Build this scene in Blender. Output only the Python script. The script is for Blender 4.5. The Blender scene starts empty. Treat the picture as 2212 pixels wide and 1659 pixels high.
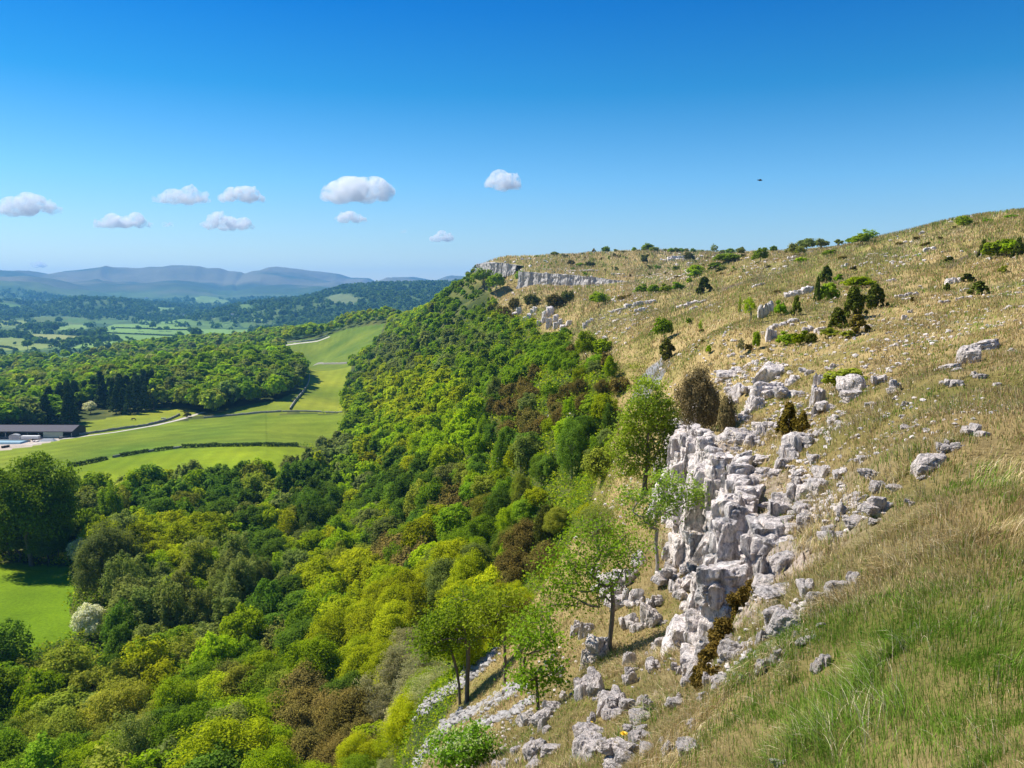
import bpy, bmesh, math, random
import numpy as np
from mathutils import Vector, Matrix

SC = bpy.context.scene
COL = SC.collection
rng = np.random.default_rng(7)
random.seed(7)

# ------------------------------------------------------------------ camera, world, sun, exposure
F, CU, CV, V0 = 1736.0, 1106.0, 829.5, 634.0
P = math.atan((CV - V0) / F)
cam = bpy.data.cameras.new('camera'); camo = bpy.data.objects.new('camera', cam); COL.objects.link(camo)
cam.lens = F / 2212 * 36; cam.sensor_width = 36; cam.clip_end = 60000; cam.clip_start = 0.05
camo.location = (0, 0, 0); camo.rotation_euler = (math.pi / 2 - P, 0, 0)
SC.camera = camo
SUN_AZ, SUN_EL = math.radians(-68), math.radians(50)
world = bpy.data.worlds.new("World"); SC.world = world; world.use_nodes = True
wn, wl = world.node_tree.nodes, world.node_tree.links
sky = wn.new('ShaderNodeTexSky'); sky.sky_type = 'NISHITA'; sky.sun_disc = False
sky.sun_elevation = SUN_EL; sky.sun_rotation = SUN_AZ
sky.altitude = 300; sky.air_density = 1.0; sky.dust_density = 0.2; sky.ozone_density = 3.0
# the clear polarised blue of the photo: the sky's own gradient, cooler and deeper with height
wtc = wn.new('ShaderNodeTexCoord'); wsx = wn.new('ShaderNodeSeparateXYZ'); wl.new(wtc.outputs['Generated'], wsx.inputs[0])
wr = wn.new('ShaderNodeValToRGB'); wr.color_ramp.elements[0].position = 0.0; wr.color_ramp.elements[0].color = (.86, .82, .78, 1); wr.color_ramp.elements[1].position = .45; wr.color_ramp.elements[1].color = (.02, .42, .80, 1)
for p_, c_ in ((.045, (.78, .82, .80)), (.132, (.43, .76, .92)), (.233, (.07, .54, .80)), (.32, (.0, .41, .80))):
    e_ = wr.color_ramp.elements.new(p_); e_.color = (*c_, 1)
wl.new(wsx.outputs[2], wr.inputs[0])
wm = wn.new('ShaderNodeMix'); wm.data_type = 'RGBA'; wm.blend_type = 'MULTIPLY'; wm.inputs[0].default_value = 1.0
wl.new(sky.outputs[0], wm.inputs[6]); wl.new(wr.outputs[0], wm.inputs[7]); wl.new(wm.outputs[2], wn['Background'].inputs[0])
wn['Background'].inputs[1].default_value = 0.102
sund = bpy.data.lights.new('sun', 'SUN'); sund.energy = 5.0; sund.angle = math.radians(0.5); sund.color = (1.0, 0.95, 0.86)
suno = bpy.data.objects.new('sun', sund); COL.objects.link(suno)
SDIR = Vector((math.sin(SUN_AZ) * math.cos(SUN_EL), math.cos(SUN_AZ) * math.cos(SUN_EL), math.sin(SUN_EL)))
suno.rotation_euler = SDIR.to_track_quat('Z', 'Y').to_euler(); suno.location = SDIR * 50
SC.view_settings.view_transform = 'Standard'; SC.view_settings.look = 'None'
SC.view_settings.exposure = 0.66; SC.view_settings.gamma = 1; SC.view_settings.use_curve_mapping = False
cy = SC.cycles
cy.max_bounces = 12; cy.diffuse_bounces = 2; cy.glossy_bounces = 1; cy.transmission_bounces = 3; cy.volume_bounces = 12
cy.transparent_max_bounces = 6; cy.use_denoising = True; cy.volume_step_rate = 0.3; cy.volume_max_steps = 128
cy.sample_clamp_indirect = 4

# ------------------------------------------------------------------ numpy noise
def _h(ix, iy, iz, seed):
    h = (ix.astype(np.int64) * 374761393 + iy.astype(np.int64) * 668265263 + iz.astype(np.int64) * 2147483647 + seed * 974711) & 0xFFFFFFFF
    h = ((h ^ (h >> 13)) * 1274126177) & 0xFFFFFFFF
    h = ((h ^ (h >> 16)) * 2246822519) & 0xFFFFFFFF
    return ((h ^ (h >> 15)) & 0xFFFFFF).astype(np.float32) / 8388607.5 - 1.0
def n2(x, y, seed=0):
    xi = np.floor(x); yi = np.floor(y); fx = x - xi; fy = y - yi
    fx = fx * fx * (3 - 2 * fx); fy = fy * fy * (3 - 2 * fy); z = np.zeros_like(xi)
    a = _h(xi, yi, z, seed); b = _h(xi + 1, yi, z, seed); c = _h(xi, yi + 1, z, seed); d = _h(xi + 1, yi + 1, z, seed)
    return (a + (b - a) * fx) * (1 - fy) + (c + (d - c) * fx) * fy
def n3(p, seed=0):
    i = np.floor(p); f = p - i; f = f * f * (3 - 2 * f)
    r = 0
    for dx in (0, 1):
        for dy in (0, 1):
            for dz in (0, 1):
                w = (f[..., 0] if dx else 1 - f[..., 0]) * (f[..., 1] if dy else 1 - f[..., 1]) * (f[..., 2] if dz else 1 - f[..., 2])
                r = r + w * _h(i[..., 0] + dx, i[..., 1] + dy, i[..., 2] + dz, seed)
    return r
def fbm2(x, y, o=4, seed=0):
    r = 0; a = 1
    for k in range(o):
        r = r + a * n2(x * 2 ** k + 17.3 * k, y * 2 ** k - 9.1 * k, seed + k); a *= 0.5
    return r
def sm(a, b, x):
    t = np.clip((x - a) / (b - a), 0, 1); return t * t * (3 - 2 * t)

# ------------------------------------------------------------------ from the photo's directions to places
def ray(u, v):
    dx = (u - CU) / F; dv = (CV - v) / F
    ry = math.cos(P) + dv * math.sin(P); rz = -math.sin(P) + dv * math.cos(P)
    return dx / ry, rz / ry
def wp(u, v, Y, h=0.0):
    a, b = ray(u, v); return (a * Y, Y, b * Y - h)
def proj(x, y, z):
    d = y * math.cos(P) - z * math.sin(P); up = y * math.sin(P) + z * math.cos(P)
    return CU + F * x / d, CV - F * up / d

CP = """2212,1659,4.2 1900,1659,5 1600,1659,6.5 1400,1659,9 1200,1659,14 1050,1659,20 930,1659,28
2212,1400,6 2212,1200,8.6 2212,1000,13.5 2212,850,22 2212,750,35 2212,650,60 2212,570,100 2212,500,150 2212,470,190
1900,1400,7.6 1900,1200,11 1900,1000,18 1900,850,30 1900,750,48 1900,650,85 1900,600,125 1900,550,190 1900,519,260
1600,1500,8.5 1660,1350,12.5 1720,1200,16 1750,1080,22 1750,1000,26 1680,950,33 1700,850,45 1650,760,64 1600,680,120 1600,620,200 1600,580,290 1600,550,380
2050,487,220 1750,545,330 1700,549,360 2000,900,21 2050,700,55
1415,1255,30 1320,1405,25 1430,1100,43 1380,1180,36 1300,1250,38 1200,1400,32 1165,1540,24 1000,1510,42 1090,1480,37 1400,1330,27 1400,1500,17 1300,1550,16
1250,1330,33 900,1550,48 1100,1380,50 1250,1150,56 1330,1100,60 1350,1040,66 1480,1420,19.5
1100,950,178 1150,930,165 1250,870,130 1380,850,85 1450,790,95 1330,720,190 1250,740,215 1440,700,170 1300,660,280
1540,720,110 1180,690,340 1100,650,450 1060,630,600 1200,640,420 1350,640,330 1450,630,330 1480,660,230
1050,571,655 1091,568.5,628 1132,574,602 1138,587.5,556 1194,591.5,536 1252,595.5,516 1311,602.5,498 1370,609.5,480 1200,575,620 1130,559,720 1400,600,490 1450,580,560 1450,560,650 1300,549,720 1450,544,700 1530,600,300 1620,600,250
1050,600,620 1000,640,560,7 980,612,680,6 940,648,800,8 850,668,1100,8 760,672,1300,8 650,712,1500,10
1000,800,330,8 900,800,450,8 800,800,640,8 765,850,560,8 900,900,320,8 1100,800,250,6 1200,800,170,5 1100,900,180,6 1000,1000,190,8
900,1000,240,9 750,950,400,8 800,1000,300,9 700,1050,270,10 1000,1200,105,8 1150,1100,95,6 1250,1000,92,5 1300,920,108,4
900,1200,130,9 800,1200,155,10 700,1200,180,10 500,1200,185,10 300,1150,200,10 1000,1400,65,8 800,1400,95,10 600,1400,120,10 400,1400,130,10
0,1659,95,10 300,1659,85,10 600,1659,62,9 800,1659,45,8 900,1600,36,3 950,1560,39,1 1200,1250,70,4 1100,1250,80,6
1150,1000,128,5 1050,870,215,6 1180,860,165,5 1100,730,330,6 1150,720,310,6 1000,720,450,7
0,1300,175 100,1235,200 0,1400,153 0,1000,355 300,1020,335 600,1000,350 600,960,400 0,955,425 300,930,450 600,900,490 700,905,480
0,925,472 400,893,520 650,870,540 700,800,750 700,783,850 720,716,1250 640,742,1050
500,745,740,16 600,745,720,16 300,768,720,16 100,800,700,16 0,810,690,16 640,860,560 500,880,540 200,905,512 0,915,502
180,780,1150 85,790,1080 240,768,1200 0,745,1900 300,745,1800"""
pts = []
for t in CP.split():
    a = [float(q) for q in t.split(',')]
    pts.append(wp(*a))
# places out of view or behind a crest, so that the land carries on
pts += [(0.2, 0.6, -1.7), (1.2, -1, -1.5), (-2, -1, -3.0), (6, -6, -0.8), (-12, -12, -13), (30, 5, 3.5), (60, 30, 8), (30, -30, 4), (-60, -40, -58), (120, 60, 15),
        (-60, 20, -62), (-100, 60, -68), (-30, 25, -38), (-14, 14, -17), (-300, 100, -76), (0, -200, -10), (200, -200, 20), (-300, -200, -78), (300, 200, 26), (500, 400, 32),
        (-8, 6, -9), (-3.5, 4, -4.6), (8, 3, -1.3), (4, 1.5, -1.4),
        (300, 500, 24), (200, 1000, 22), (450, 1000, 18), (60, 1100, 0), (-120, 1150, -60), (-60, 1700, -112), (-250, 1500, -105), (-330, 1900, -122), (700, 800, 25),
        (-450, 1000, -100), (-250, 950, -92), (-650, 1000, -112), (-800, 600, -92), (-800, 1500, -120), (0, 2500, -122), (-700, 2300, -124), (-1500, 2000, -124), (800, 2500, -90), (1500, 1500, -20)]
PT = np.array(pts)
CLIFF = [wp(*q[:3]) + (q[3],) for q in [(1492, 800, 64, 0), (1494, 850, 55, 1.5), (1490, 905, 46, 3.0), (1502, 950, 40, 2.6), (1535, 990, 35, 3.8), (1602, 1075, 29, 3.6), (1632, 1190, 22.5, 2.8), (1665, 1290, 18, 1.8), (1640, 1420, 13, 0.7), (1600, 1560, 8.5, 0)]]
CL = np.array([(c[0], c[1], c[3]) for c in CLIFF])
CF1 = [(1040, 575, 660, 0), (1046, 571, 650, 6), (1060, 569.5, 640, 8.5), (1091, 568, 618, 10), (1112, 570, 605, 8), (1132, 574, 592, 5), (1140, 578, 585, 0)]
CF2 = [(1128, 585, 556, 0), (1135, 587, 548, 10.5), (1160, 589, 540, 8), (1194, 591, 528, 6.5), (1252, 595, 508, 8), (1311, 602, 490, 5.5), (1370, 609, 472, 2.6), (1425, 615.5, 458, .4), (1445, 617, 452, 0)]
def wcl(T): return [wp(*q[:3]) + (q[3],) for q in T]
FCL = [wcl(CF1), wcl(CF2)]
def fstep(x, y):
    """height lost below the two far cliffs"""
    out = np.zeros(x.shape)
    for W in FCL:
        best = np.full(x.shape, 1e9); sg = np.ones(x.shape); hh = np.zeros(x.shape)
        for i in range(len(W) - 1):
            ax, ay, _, ah = W[i]; bx, by, _, bh = W[i + 1]; ex, ey = bx - ax, by - ay
            t = np.clip(((x - ax) * ex + (y - ay) * ey) / (ex * ex + ey * ey), 0, 1); px, py = x - (ax + t * ex), y - (ay + t * ey)
            d = np.hypot(px, py); m = d < best; best = np.where(m, d, best); sg = np.where(m, np.where(ex * py - ey * px < 0, 1, -1), sg); hh = np.where(m, ah + t * (bh - ah), hh)
        d = best * sg; out -= hh * sm(0.5, 7, d) * np.exp(-np.maximum(d - 7, 0) / 45)
    return out
def step(x, y):
    """height lost below the near cliff's rim"""
    best = np.full(x.shape, 1e9, np.float32); sgn = np.ones(x.shape, np.float32); hh = np.zeros(x.shape, np.float32)
    wob = 0.5 * n2(x * 1.1, y * 0.9, 91)
    for i in range(len(CL) - 1):
        ax, ay, ah = CL[i]; bx, by, bh = CL[i + 1]
        ex, ey = bx - ax, by - ay; t = np.clip(((x - ax) * ex + (y - ay) * ey) / (ex * ex + ey * ey), 0, 1)
        px, py = x - (ax + t * ex), y - (ay + t * ey); d = np.hypot(px, py); m = d < best
        best = np.where(m, d, best); sgn = np.where(m, np.where(ex * py - ey * px < 0, 1, -1), sgn); hh = np.where(m, ah + t * (bh - ah), hh)
    d = best * sgn + wob
    t1 = 0.55 * sm(-0.1, 0.45, d) + 0.25 * sm(0.55, 0.8, d) + 0.20 * sm(1.0, 1.3, d)
    return -hh * t1 * np.exp(-np.maximum(d - 1.3, 0) / 14.0), d, hh
LN = np.log
def feat(x, y):
    r = np.hypot(x, y); return np.stack([2.0 * np.arctan2(x, y), LN(r)], -1)
def fit():
    s = step(PT[:, 0], PT[:, 1])[0] + fstep(PT[:, 0], PT[:, 1]); r = np.hypot(PT[:, 0], PT[:, 1]); val = (PT[:, 2] - s) / r
    f = feat(PT[:, 0], PT[:, 1]); d = np.linalg.norm(f[:, None] - f[None], axis=-1)
    K = np.where(d > 0, d * d * LN(d + 1e-12), 0) ; n = len(f)
    A = np.zeros((n + 3, n + 3)); A[:n, :n] = K + np.eye(n) * 2e-4; A[:n, n] = 1; A[:n, n + 1:] = f; A[n:, :n] = A[:n, n:].T
    return f, np.linalg.solve(A, np.concatenate([val, np.zeros(3)]))
FP, WT = fit()
FPf = FP.astype(np.float32); WTf = WT.astype(np.float32)
def rbf(phi, L):
    q0 = (2 * phi).astype(np.float32); q1 = L.astype(np.float32)
    out = np.full(q0.shape, WTf[-3], np.float32) + WTf[-2] * q0 + WTf[-1] * q1
    for i in range(len(FPf)):
        d2 = (q0 - FPf[i, 0]) ** 2 + (q1 - FPf[i, 1]) ** 2 + 1e-10
        out += WTf[i] * 0.5 * d2 * np.log(d2)
    return out
# far hills: crest line as seen, its distance, its breadth in front, roughness
BASE = -125.0
HILLS = [
 (11500, 3300, 105, 1100, [(-900, 600), (-300, 592), (0, 588), (93, 583.7), (125, 589.5), (156, 582.5), (200, 580.5), (240, 578), (251, 576.2), (268, 581.7), (326, 587), (401, 582.6), (447, 585), (459, 588), (490, 591), (510, 596), (532, 595.4), (540, 598.7), (592, 583), (669, 584.6), (740, 591), (763, 598.5), (802, 600), (820, 608), (860, 598.6), (899, 598.6), (935, 606), (959, 608), (986, 600), (1009, 599.7), (1200, 604), (1600, 612), (2300, 625), (3500, 640)]),
 (9000, 2200, 60, 700, [(-900, 618), (-200, 603), (0, 599), (70, 597), (120, 603), (180, 618), (260, 640), (400, 650), (520, 640), (600, 622), (700, 618), (800, 630), (1200, 640), (3500, 640)]),
 (5200, 800, 26, 420, [(-900, 645.0), (0, 647.0), (68, 655.0), (113, 657.0), (186, 645.0), (280, 648.0), (377, 657.0), (430, 665.0), (470, 669.0), (560, 673.0), (1200, 673.0), (3500, 665.0)]),
 (6600, 1000, 14, 420, [(-900, 665.0), (350, 669.0), (420, 660.0), (453, 640.0), (529, 653.0), (600, 651.0), (700, 645.0), (1200, 645.0), (3500, 645.0)]),
 (4300, 1200, 34, 420, [(-900, 695.0), (420, 695.0), (520, 673.0), (600, 657.0), (648, 650.0), (700, 637.0), (748, 623.7), (815, 615.4), (870, 612.5), (932, 611.5), (1000, 611.0), (1100, 611.0), (1600, 617.0), (2300, 630.0), (3500, 645.0)]),
]
def far(phi, r):
    x = r * np.sin(phi); y = r * np.cos(phi)
    u = CU + F * np.tan(np.clip(phi, -1.35, 1.35)) * math.cos(P); z = np.full(r.shape, BASE) 
    for R, W, amp, sc, tab in HILLS:
        t = np.array(tab); wd = np.clip(np.abs(r - R) / W, 0, 2); ue = u + 75 * wd * fbm2(r / (W * .5), phi * 3, 2, int(R) + 7); v = np.interp(ue, t[:, 0], t[:, 1]); dv = (CV - v) / F
        zc = (-math.sin(P) + dv * math.cos(P)) / (math.cos(P) + dv * math.sin(P)) * R * np.cos(phi)
        d = np.where(r < R, (R - r) / W, (r - R) / (W * 0.8)); g = np.exp(-d * d)
        n = fbm2(x / sc, y / sc, 5, int(R)); k = 0.12 + 0.88 * sm(0.0, 0.45, d)
        z = np.maximum(z, BASE + np.maximum(zc - BASE, 0) * g + amp * n * k * g)
    return z + 4 * fbm2(x / 500, y / 500, 3, 5) * sm(1500, 3000, r)

PH = np.concatenate([np.linspace(-math.pi, -0.85, 50)[:-1], np.linspace(-0.85, -0.66, 60)[:-1], np.linspace(-0.66, 0.66, 1060)[:-1], np.linspace(0.66, 0.85, 60)[:-1], np.linspace(0.85, math.pi, 50)])
LR = np.linspace(math.log(0.5), math.log(14500), 1000)
PG, LG = np.meshgrid(PH, LR)                                   # rows: distance, columns: azimuth
RG = np.exp(LG)
XG = (RG * np.sin(PG)).astype(np.float64); YG = RG * np.cos(PG)
lim = LR < math.log(4000)
ZN = np.full(PG.shape, BASE, np.float64)
ZN[lim] = rbf(PG[lim], LG[lim]) * RG[lim]
stp, CD, CHH = step(XG, YG)
ZN += stp * (RG < 120)
fm = (RG > 380) & (RG < 800) & (np.abs(PG) < .3)
ZN[fm] += fstep(XG[fm], YG[fm])
wfar = sm(math.log(1900), math.log(2900), LG)
ZG = ZN * (1 - wfar) + far(PG, RG) * wfar
# small relief: hummocks and sheep terraces on the open hill, rougher ground in the woods, smooth fields
def sampler(A):
    def f(x, y):
        x = np.asarray(x, float); y = np.asarray(y, float)
        j = np.interp(np.arctan2(x, y), PH, np.arange(len(PH))); i = np.clip((LN(np.hypot(x, y) + 1e-6) - LR[0]) / (LR[1] - LR[0]), 0, len(LR) - 1.001)
        i0 = np.floor(i).astype(int); j0 = np.minimum(np.floor(j).astype(int), len(PH) - 2); a = i - i0; b = j - j0
        return (A[i0, j0] * (1 - b) + A[i0, j0 + 1] * b) * (1 - a) + (A[i0 + 1, j0] * (1 - b) + A[i0 + 1, j0 + 1] * b) * a
    return f
def edge_r2u(r):
    return np.interp(r, [15, 28, 36, 42, 50, 56, 65, 85, 110, 150, 180, 215, 280, 340, 450, 600, 700, 900], [500, 860, 890, 950, 1060, 1140, 1235, 1300, 1325, 1290, 1255, 1235, 1215, 1165, 1075, 1035, 1020, 995])
def open_hill(x, y, soft=25):
    r = np.hypot(x, y); u = CU + F * np.tan(np.clip(np.arctan2(x, y), -1.4, 1.4)) * math.cos(P)
    return sm(-soft, soft, u - edge_r2u(r) + 22 * n2(x / (3 + r * .03), y / (3 + r * .03), 4)) * (np.abs(np.arctan2(x, y)) < 3.0)
HM = open_hill(XG, YG)
nearfade = sm(5.2, 2.0, LG)
rough = 0.10 * fbm2(XG / 1.3, YG / 1.3, 3, 11) * sm(4.6, 3.0, LG) + 0.30 * fbm2(XG / 6.5, YG / 6.5, 4, 12) * sm(6.0, 4.6, LG) * sm(1.8, 3.2, LG) + 1.0 * fbm2(XG / 40, YG / 40, 4, 13) * sm(3.9, 5.3, LG) * sm(7.2, 6.4, LG)
ZG += rough * HM * (0.35 + 0.65 * sm(0.5, 2.5, LG))
# broken rock steps on the near cliff and the ledges above it
rocky = np.exp(-((CD - 0.3) / 1.6) ** 2) * sm(0.2, 1.5, CHH) * (RG < 120)
ZG += rocky * (0.35 * np.round(1.7 * n2(XG / 0.9, YG / 0.9, 31)) / 1.7 + 0.18 * n2(XG / .33, YG / .33, 32))
H = sampler(ZG)
def Hs(x, y): return float(H(x, y))
HR = np.exp(np.linspace(math.log(1.5), math.log(14000), 2600))
def hit(u, v, default=None):
    """the place on the ground seen in that direction of the photo"""
    a, b = ray(u, v); z = b * HR; g = H(a * HR, HR); k = np.nonzero(z < g)[0]
    if len(k) == 0: return default
    i = k[0]
    if i == 0: return (a * HR[0], HR[0], float(g[0]))
    d0 = z[i - 1] - g[i - 1]; d1 = g[i] - z[i]; Y = HR[i - 1] + (HR[i] - HR[i - 1]) * d0 / max(d0 + d1, 1e-9)
    return (a * Y, Y, float(H(a * Y, Y)))
def hitp(s, dens=0):
    o = []
    for t in s.split():
        u, v = [float(q) for q in t.split(',')]; h = hit(u, v)
        if h is not None: o.append(h)
    return o
def pip(x, y, poly):
    ins = np.zeros(x.shape, bool); n = len(poly)
    for i in range(n):
        x1, y1 = poly[i][:2]; x2, y2 = poly[(i + 1) % n][:2]
        if y1 == y2: continue
        c = ((y1 > y) != (y2 > y)) & (x < (x2 - x1) * (y - y1) / (y2 - y1) + x1); ins ^= c
    return ins

# ------------------------------------------------------------------ materials
def mat(name):
    m = bpy.data.materials.new(name); m.use_nodes = True; nt = m.node_tree
    return m, nt.nodes, nt.links, nt.nodes['Principled BSDF']
def nn(n, t, **k):
    x = n.new(t)
    for a, b in k.items():
        if a in x.inputs.keys() if isinstance(a, str) else False: x.inputs[a].default_value = b
        else: setattr(x, a, b)
    return x
def noise(n, l, scale, detail=4, rough=.6, vec=None, dims=None):
    t = n.new('ShaderNodeTexNoise'); t.inputs['Scale'].default_value = scale; t.inputs['Detail'].default_value = detail; t.inputs['Roughness'].default_value = rough
    if vec is not None: l.new(vec, t.inputs['Vector'])
    return t
def ramp(n, l, src, stops):
    r = n.new('ShaderNodeValToRGB'); e = r.color_ramp.elements
    while len(e) < len(stops): e.new(0.5)
    for i, (p, c) in enumerate(stops):
        e[i].position = p; e[i].color = (*c, 1) if len(c) == 3 else c
    l.new(src, r.inputs[0]); return r
def mul(n, l, a, b, fac=1.0, mode='MULTIPLY'):
    m = n.new('ShaderNodeMix'); m.data_type = 'RGBA'; m.blend_type = mode; m.inputs[0].default_value = fac
    for s, k in ((a, 6), (b, 7)):
        if isinstance(s, tuple): m.inputs[k].default_value = (*s, 1)
        else: l.new(s, m.inputs[k])
    return m.outputs[2]
def simple(name, col, rough=.8, var=.25, scale=3.0, bump=0.0, metal=0.0):
    m, n, l, b = mat(name); tc = n.new('ShaderNodeTexCoord'); t = noise(n, l, scale, 5, .65, tc.outputs['Object'])
    r = ramp(n, l, t.outputs[0], [(.25, (1 - var,) * 3), (.75, (1 + var * .6,) * 3)])
    l.new(mul(n, l, col, r.outputs[0]), b.inputs['Base Color']); b.inputs['Roughness'].default_value = rough; b.inputs['Metallic'].default_value = metal
    if bump:
        bp = n.new('ShaderNodeBump'); bp.inputs['Strength'].default_value = bump; l.new(t.outputs[0], bp.inputs['Height']); l.new(bp.outputs[0], b.inputs['Normal'])
    return m
def leafmat(name, attr=False, trans=.42, varn=.28):
    m, n, l, b = mat(name); n.remove(b); out = n['Material Output']
    if attr: c = n.new('ShaderNodeVertexColor'); c.layer_name = 'col'; base = c.outputs[0]
    else:
        oi = n.new('ShaderNodeObjectInfo'); base = oi.outputs['Color']
        g = n.new('ShaderNodeNewGeometry'); r = ramp(n, l, g.outputs['Random Per Island'], [(0, (1 - varn, 1 - varn, 1 - varn)), (1, (1 + varn, 1 + varn * .8, 1))]); base = mul(n, l, base, r.outputs[0])
    tc = n.new('ShaderNodeTexCoord'); t = noise(n, l, .45, 3, .6, tc.outputs['Object']); r2 = ramp(n, l, t.outputs[0], [(.3, (.75, .8, .8)), (.7, (1.2, 1.15, 1))])
    base = mul(n, l, base, r2.outputs[0])
    d = n.new('ShaderNodeBsdfDiffuse'); tr = n.new('ShaderNodeBsdfTranslucent'); mx = n.new('ShaderNodeMixShader'); mx.inputs[0].default_value = trans
    l.new(base, d.inputs[0]); l.new(mul(n, l, base, (1.15, 1.2, .6)), tr.inputs[0]); l.new(d.outputs[0], mx.inputs[1]); l.new(tr.outputs[0], mx.inputs[2]); l.new(mx.outputs[0], out.inputs[0])
    return m
def limestone(n, l, vec):
    """colour and height of weathered limestone"""
    a1 = noise(n, l, 1.8, 7, .65, vec); a2 = noise(n, l, 11, 6, .7, vec); a3 = noise(n, l, .9, 3, .5, vec)
    vo = n.new('ShaderNodeTexVoronoi'); vo.feature = 'DISTANCE_TO_EDGE'; vo.inputs['Scale'].default_value = 2.4
    wv = n.new('ShaderNodeVectorMath'); wv.operation = 'ADD'; l.new(vec, wv.inputs[0]); sc_ = n.new('ShaderNodeVectorMath'); sc_.operation = 'SCALE'; sc_.inputs['Scale'].default_value = .7; l.new(a2.outputs['Color'], sc_.inputs[0]); l.new(sc_.outputs[0], wv.inputs[1]); l.new(wv.outputs[0], vo.inputs['Vector'])
    c2 = ramp(n, l, a2.outputs[0], [(.32, (.45, .45, .47)), (.45, (.93, .93, .93)), (.7, (1.1, 1.08, 1.05))])
    c3 = ramp(n, l, vo.outputs['Distance'], [(0, (.35, .34, .34)), (.04, (1, 1, 1))]); c4 = ramp(n, l, a3.outputs[0], [(.33, (.80, .79, .78)), (.56, (1.05, 1.0, .96))])
    ms = n.new('ShaderNodeMapping'); ms.inputs['Scale'].default_value = (2.6, 2.6, .45); l.new(vec, ms.inputs[0]); st = noise(n, l, 1.3, 4, .6, ms.outputs[0]); c5 = ramp(n, l, st.outputs[0], [(.36, (.50, .50, .52)), (.47, (1, 1, 1))])
    a4 = noise(n, l, 3.5, 3, .6, vec); c6 = ramp(n, l, a4.outputs[0], [(.60, (1, 1, 1)), (.70, (.72, .68, .50))])
    c1 = ramp(n, l, a1.outputs[0], [(.26, (.34, .34, .35)), (.38, (.62, .59, .57)), (.49, (.88, .81, .765)), (.72, (.94, .87, .83))]); c1o = mul(n, l, mul(n, l, c1.outputs[0], c5.outputs[0]), c6.outputs[0])
    return mul(n, l, mul(n, l, mul(n, l, c1o, c2.outputs[0]), c3.outputs[0], .8), c4.outputs[0]), mul(n, l, a2.outputs[0], c3.outputs[0], .5)
m, n, l, b = mat('limestone'); tc = n.new('ShaderNodeTexCoord'); mp = n.new('ShaderNodeMapping'); mp.inputs['Scale'].default_value = (1.6, 1.6, .7); l.new(tc.outputs['Object'], mp.inputs[0])
oi = n.new('ShaderNodeObjectInfo'); add = n.new('ShaderNodeVectorMath'); add.operation = 'ADD'; l.new(mp.outputs[0], add.inputs[0]); l.new(oi.outputs['Location'], add.inputs[1])
cc_, hh_ = limestone(n, l, add.outputs[0]); l.new(cc_, b.inputs['Base Color']); b.inputs['Roughness'].default_value = .95; b.inputs['Specular IOR Level'].default_value = .15
bp = n.new('ShaderNodeBump'); bp.inputs['Strength'].default_value = .9; bp.inputs['Distance'].default_value = .10; l.new(hh_, bp.inputs['Height']); l.new(bp.outputs[0], b.inputs['Normal']); M_ROCK = m
M_LEAF = leafmat('leaves'); M_LEAFA = leafmat('leaves_many', attr=True); M_NEEDLE = leafmat('needles', trans=.12, varn=.4)
M_BARK = simple('bark', (.16, .13, .10), .9, .4, 6, .6); M_BARKL = simple('pale_bark', (.30, .27, .23), .9, .35, 8, .5)
M_STONEWALL = simple('wall_stone', (.36, .33, .29), .9, .45, 2.5, .5)

# ------------------------------------------------------------------ mesh helpers
def mesh(name, V, Fc, m, vcol=None, smooth=False):
    """V (n,3); Fc list of arrays of equal-length faces; vcol per-vertex colour"""
    if not isinstance(Fc, (list, tuple)): Fc = [Fc]
    me = bpy.data.meshes.new(name); V = np.asarray(V, np.float32)
    me.vertices.add(len(V)); me.vertices.foreach_set('co', V.ravel())
    nl = sum(f.size for f in Fc); npol = sum(len(f) for f in Fc)
    me.loops.add(nl); me.polygons.add(npol)
    me.loops.foreach_set('vertex_index', np.concatenate([f.ravel() for f in Fc]).astype(np.int32))
    tot = np.concatenate([np.full(len(f), f.shape[1], np.int32) for f in Fc]); st = np.concatenate([[0], np.cumsum(tot)[:-1]]).astype(np.int32)
    me.polygons.foreach_set('loop_start', st)
    me.polygons.foreach_set('use_smooth', np.full(npol, smooth))
    if vcol is not None:
        a = me.color_attributes.new('col', 'FLOAT_COLOR', 'POINT'); c = np.ones((len(V), 4), np.float32); c[:, :vcol.shape[1]] = vcol; a.data.foreach_set('color', c.ravel())
    me.update(calc_edges=True); me.materials.append(m)
    return me
def obj(name, me, parent=None, loc=None, rot=None, scale=None):
    o = bpy.data.objects.new(name, me); COL.objects.link(o)
    if parent is not None: o.parent = parent
    if loc is not None: o.location = loc
    if rot is not None: o.rotation_euler = rot
    if scale is not None: o.scale = scale
    return o
def tag(o, label=None, cat=None, group=None, kind=None):
    for k, v in (('label', label), ('category', cat), ('group', group), ('kind', kind)):
        if v: o[k] = v
    return o
def boxv(cx, cy, cz, sx, sy, sz):
    v = np.array([(x, y, z) for x in (-.5, .5) for y in (-.5, .5) for z in (-.5, .5)]) * (sx, sy, sz) + (cx, cy, cz)
    f = np.array([(0, 1, 3, 2), (4, 6, 7, 5), (0, 4, 5, 1), (2, 3, 7, 6), (0, 2, 6, 4), (1, 5, 7, 3)])
    return v, f
def join(parts):
    V, Q, T, n = [], [], [], 0
    for v, f in parts:
        V.append(v); (Q if f.shape[1] == 4 else T).append(f + n); n += len(v)
    return np.concatenate(V), [np.concatenate(x) for x in (Q, T) if x]
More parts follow.
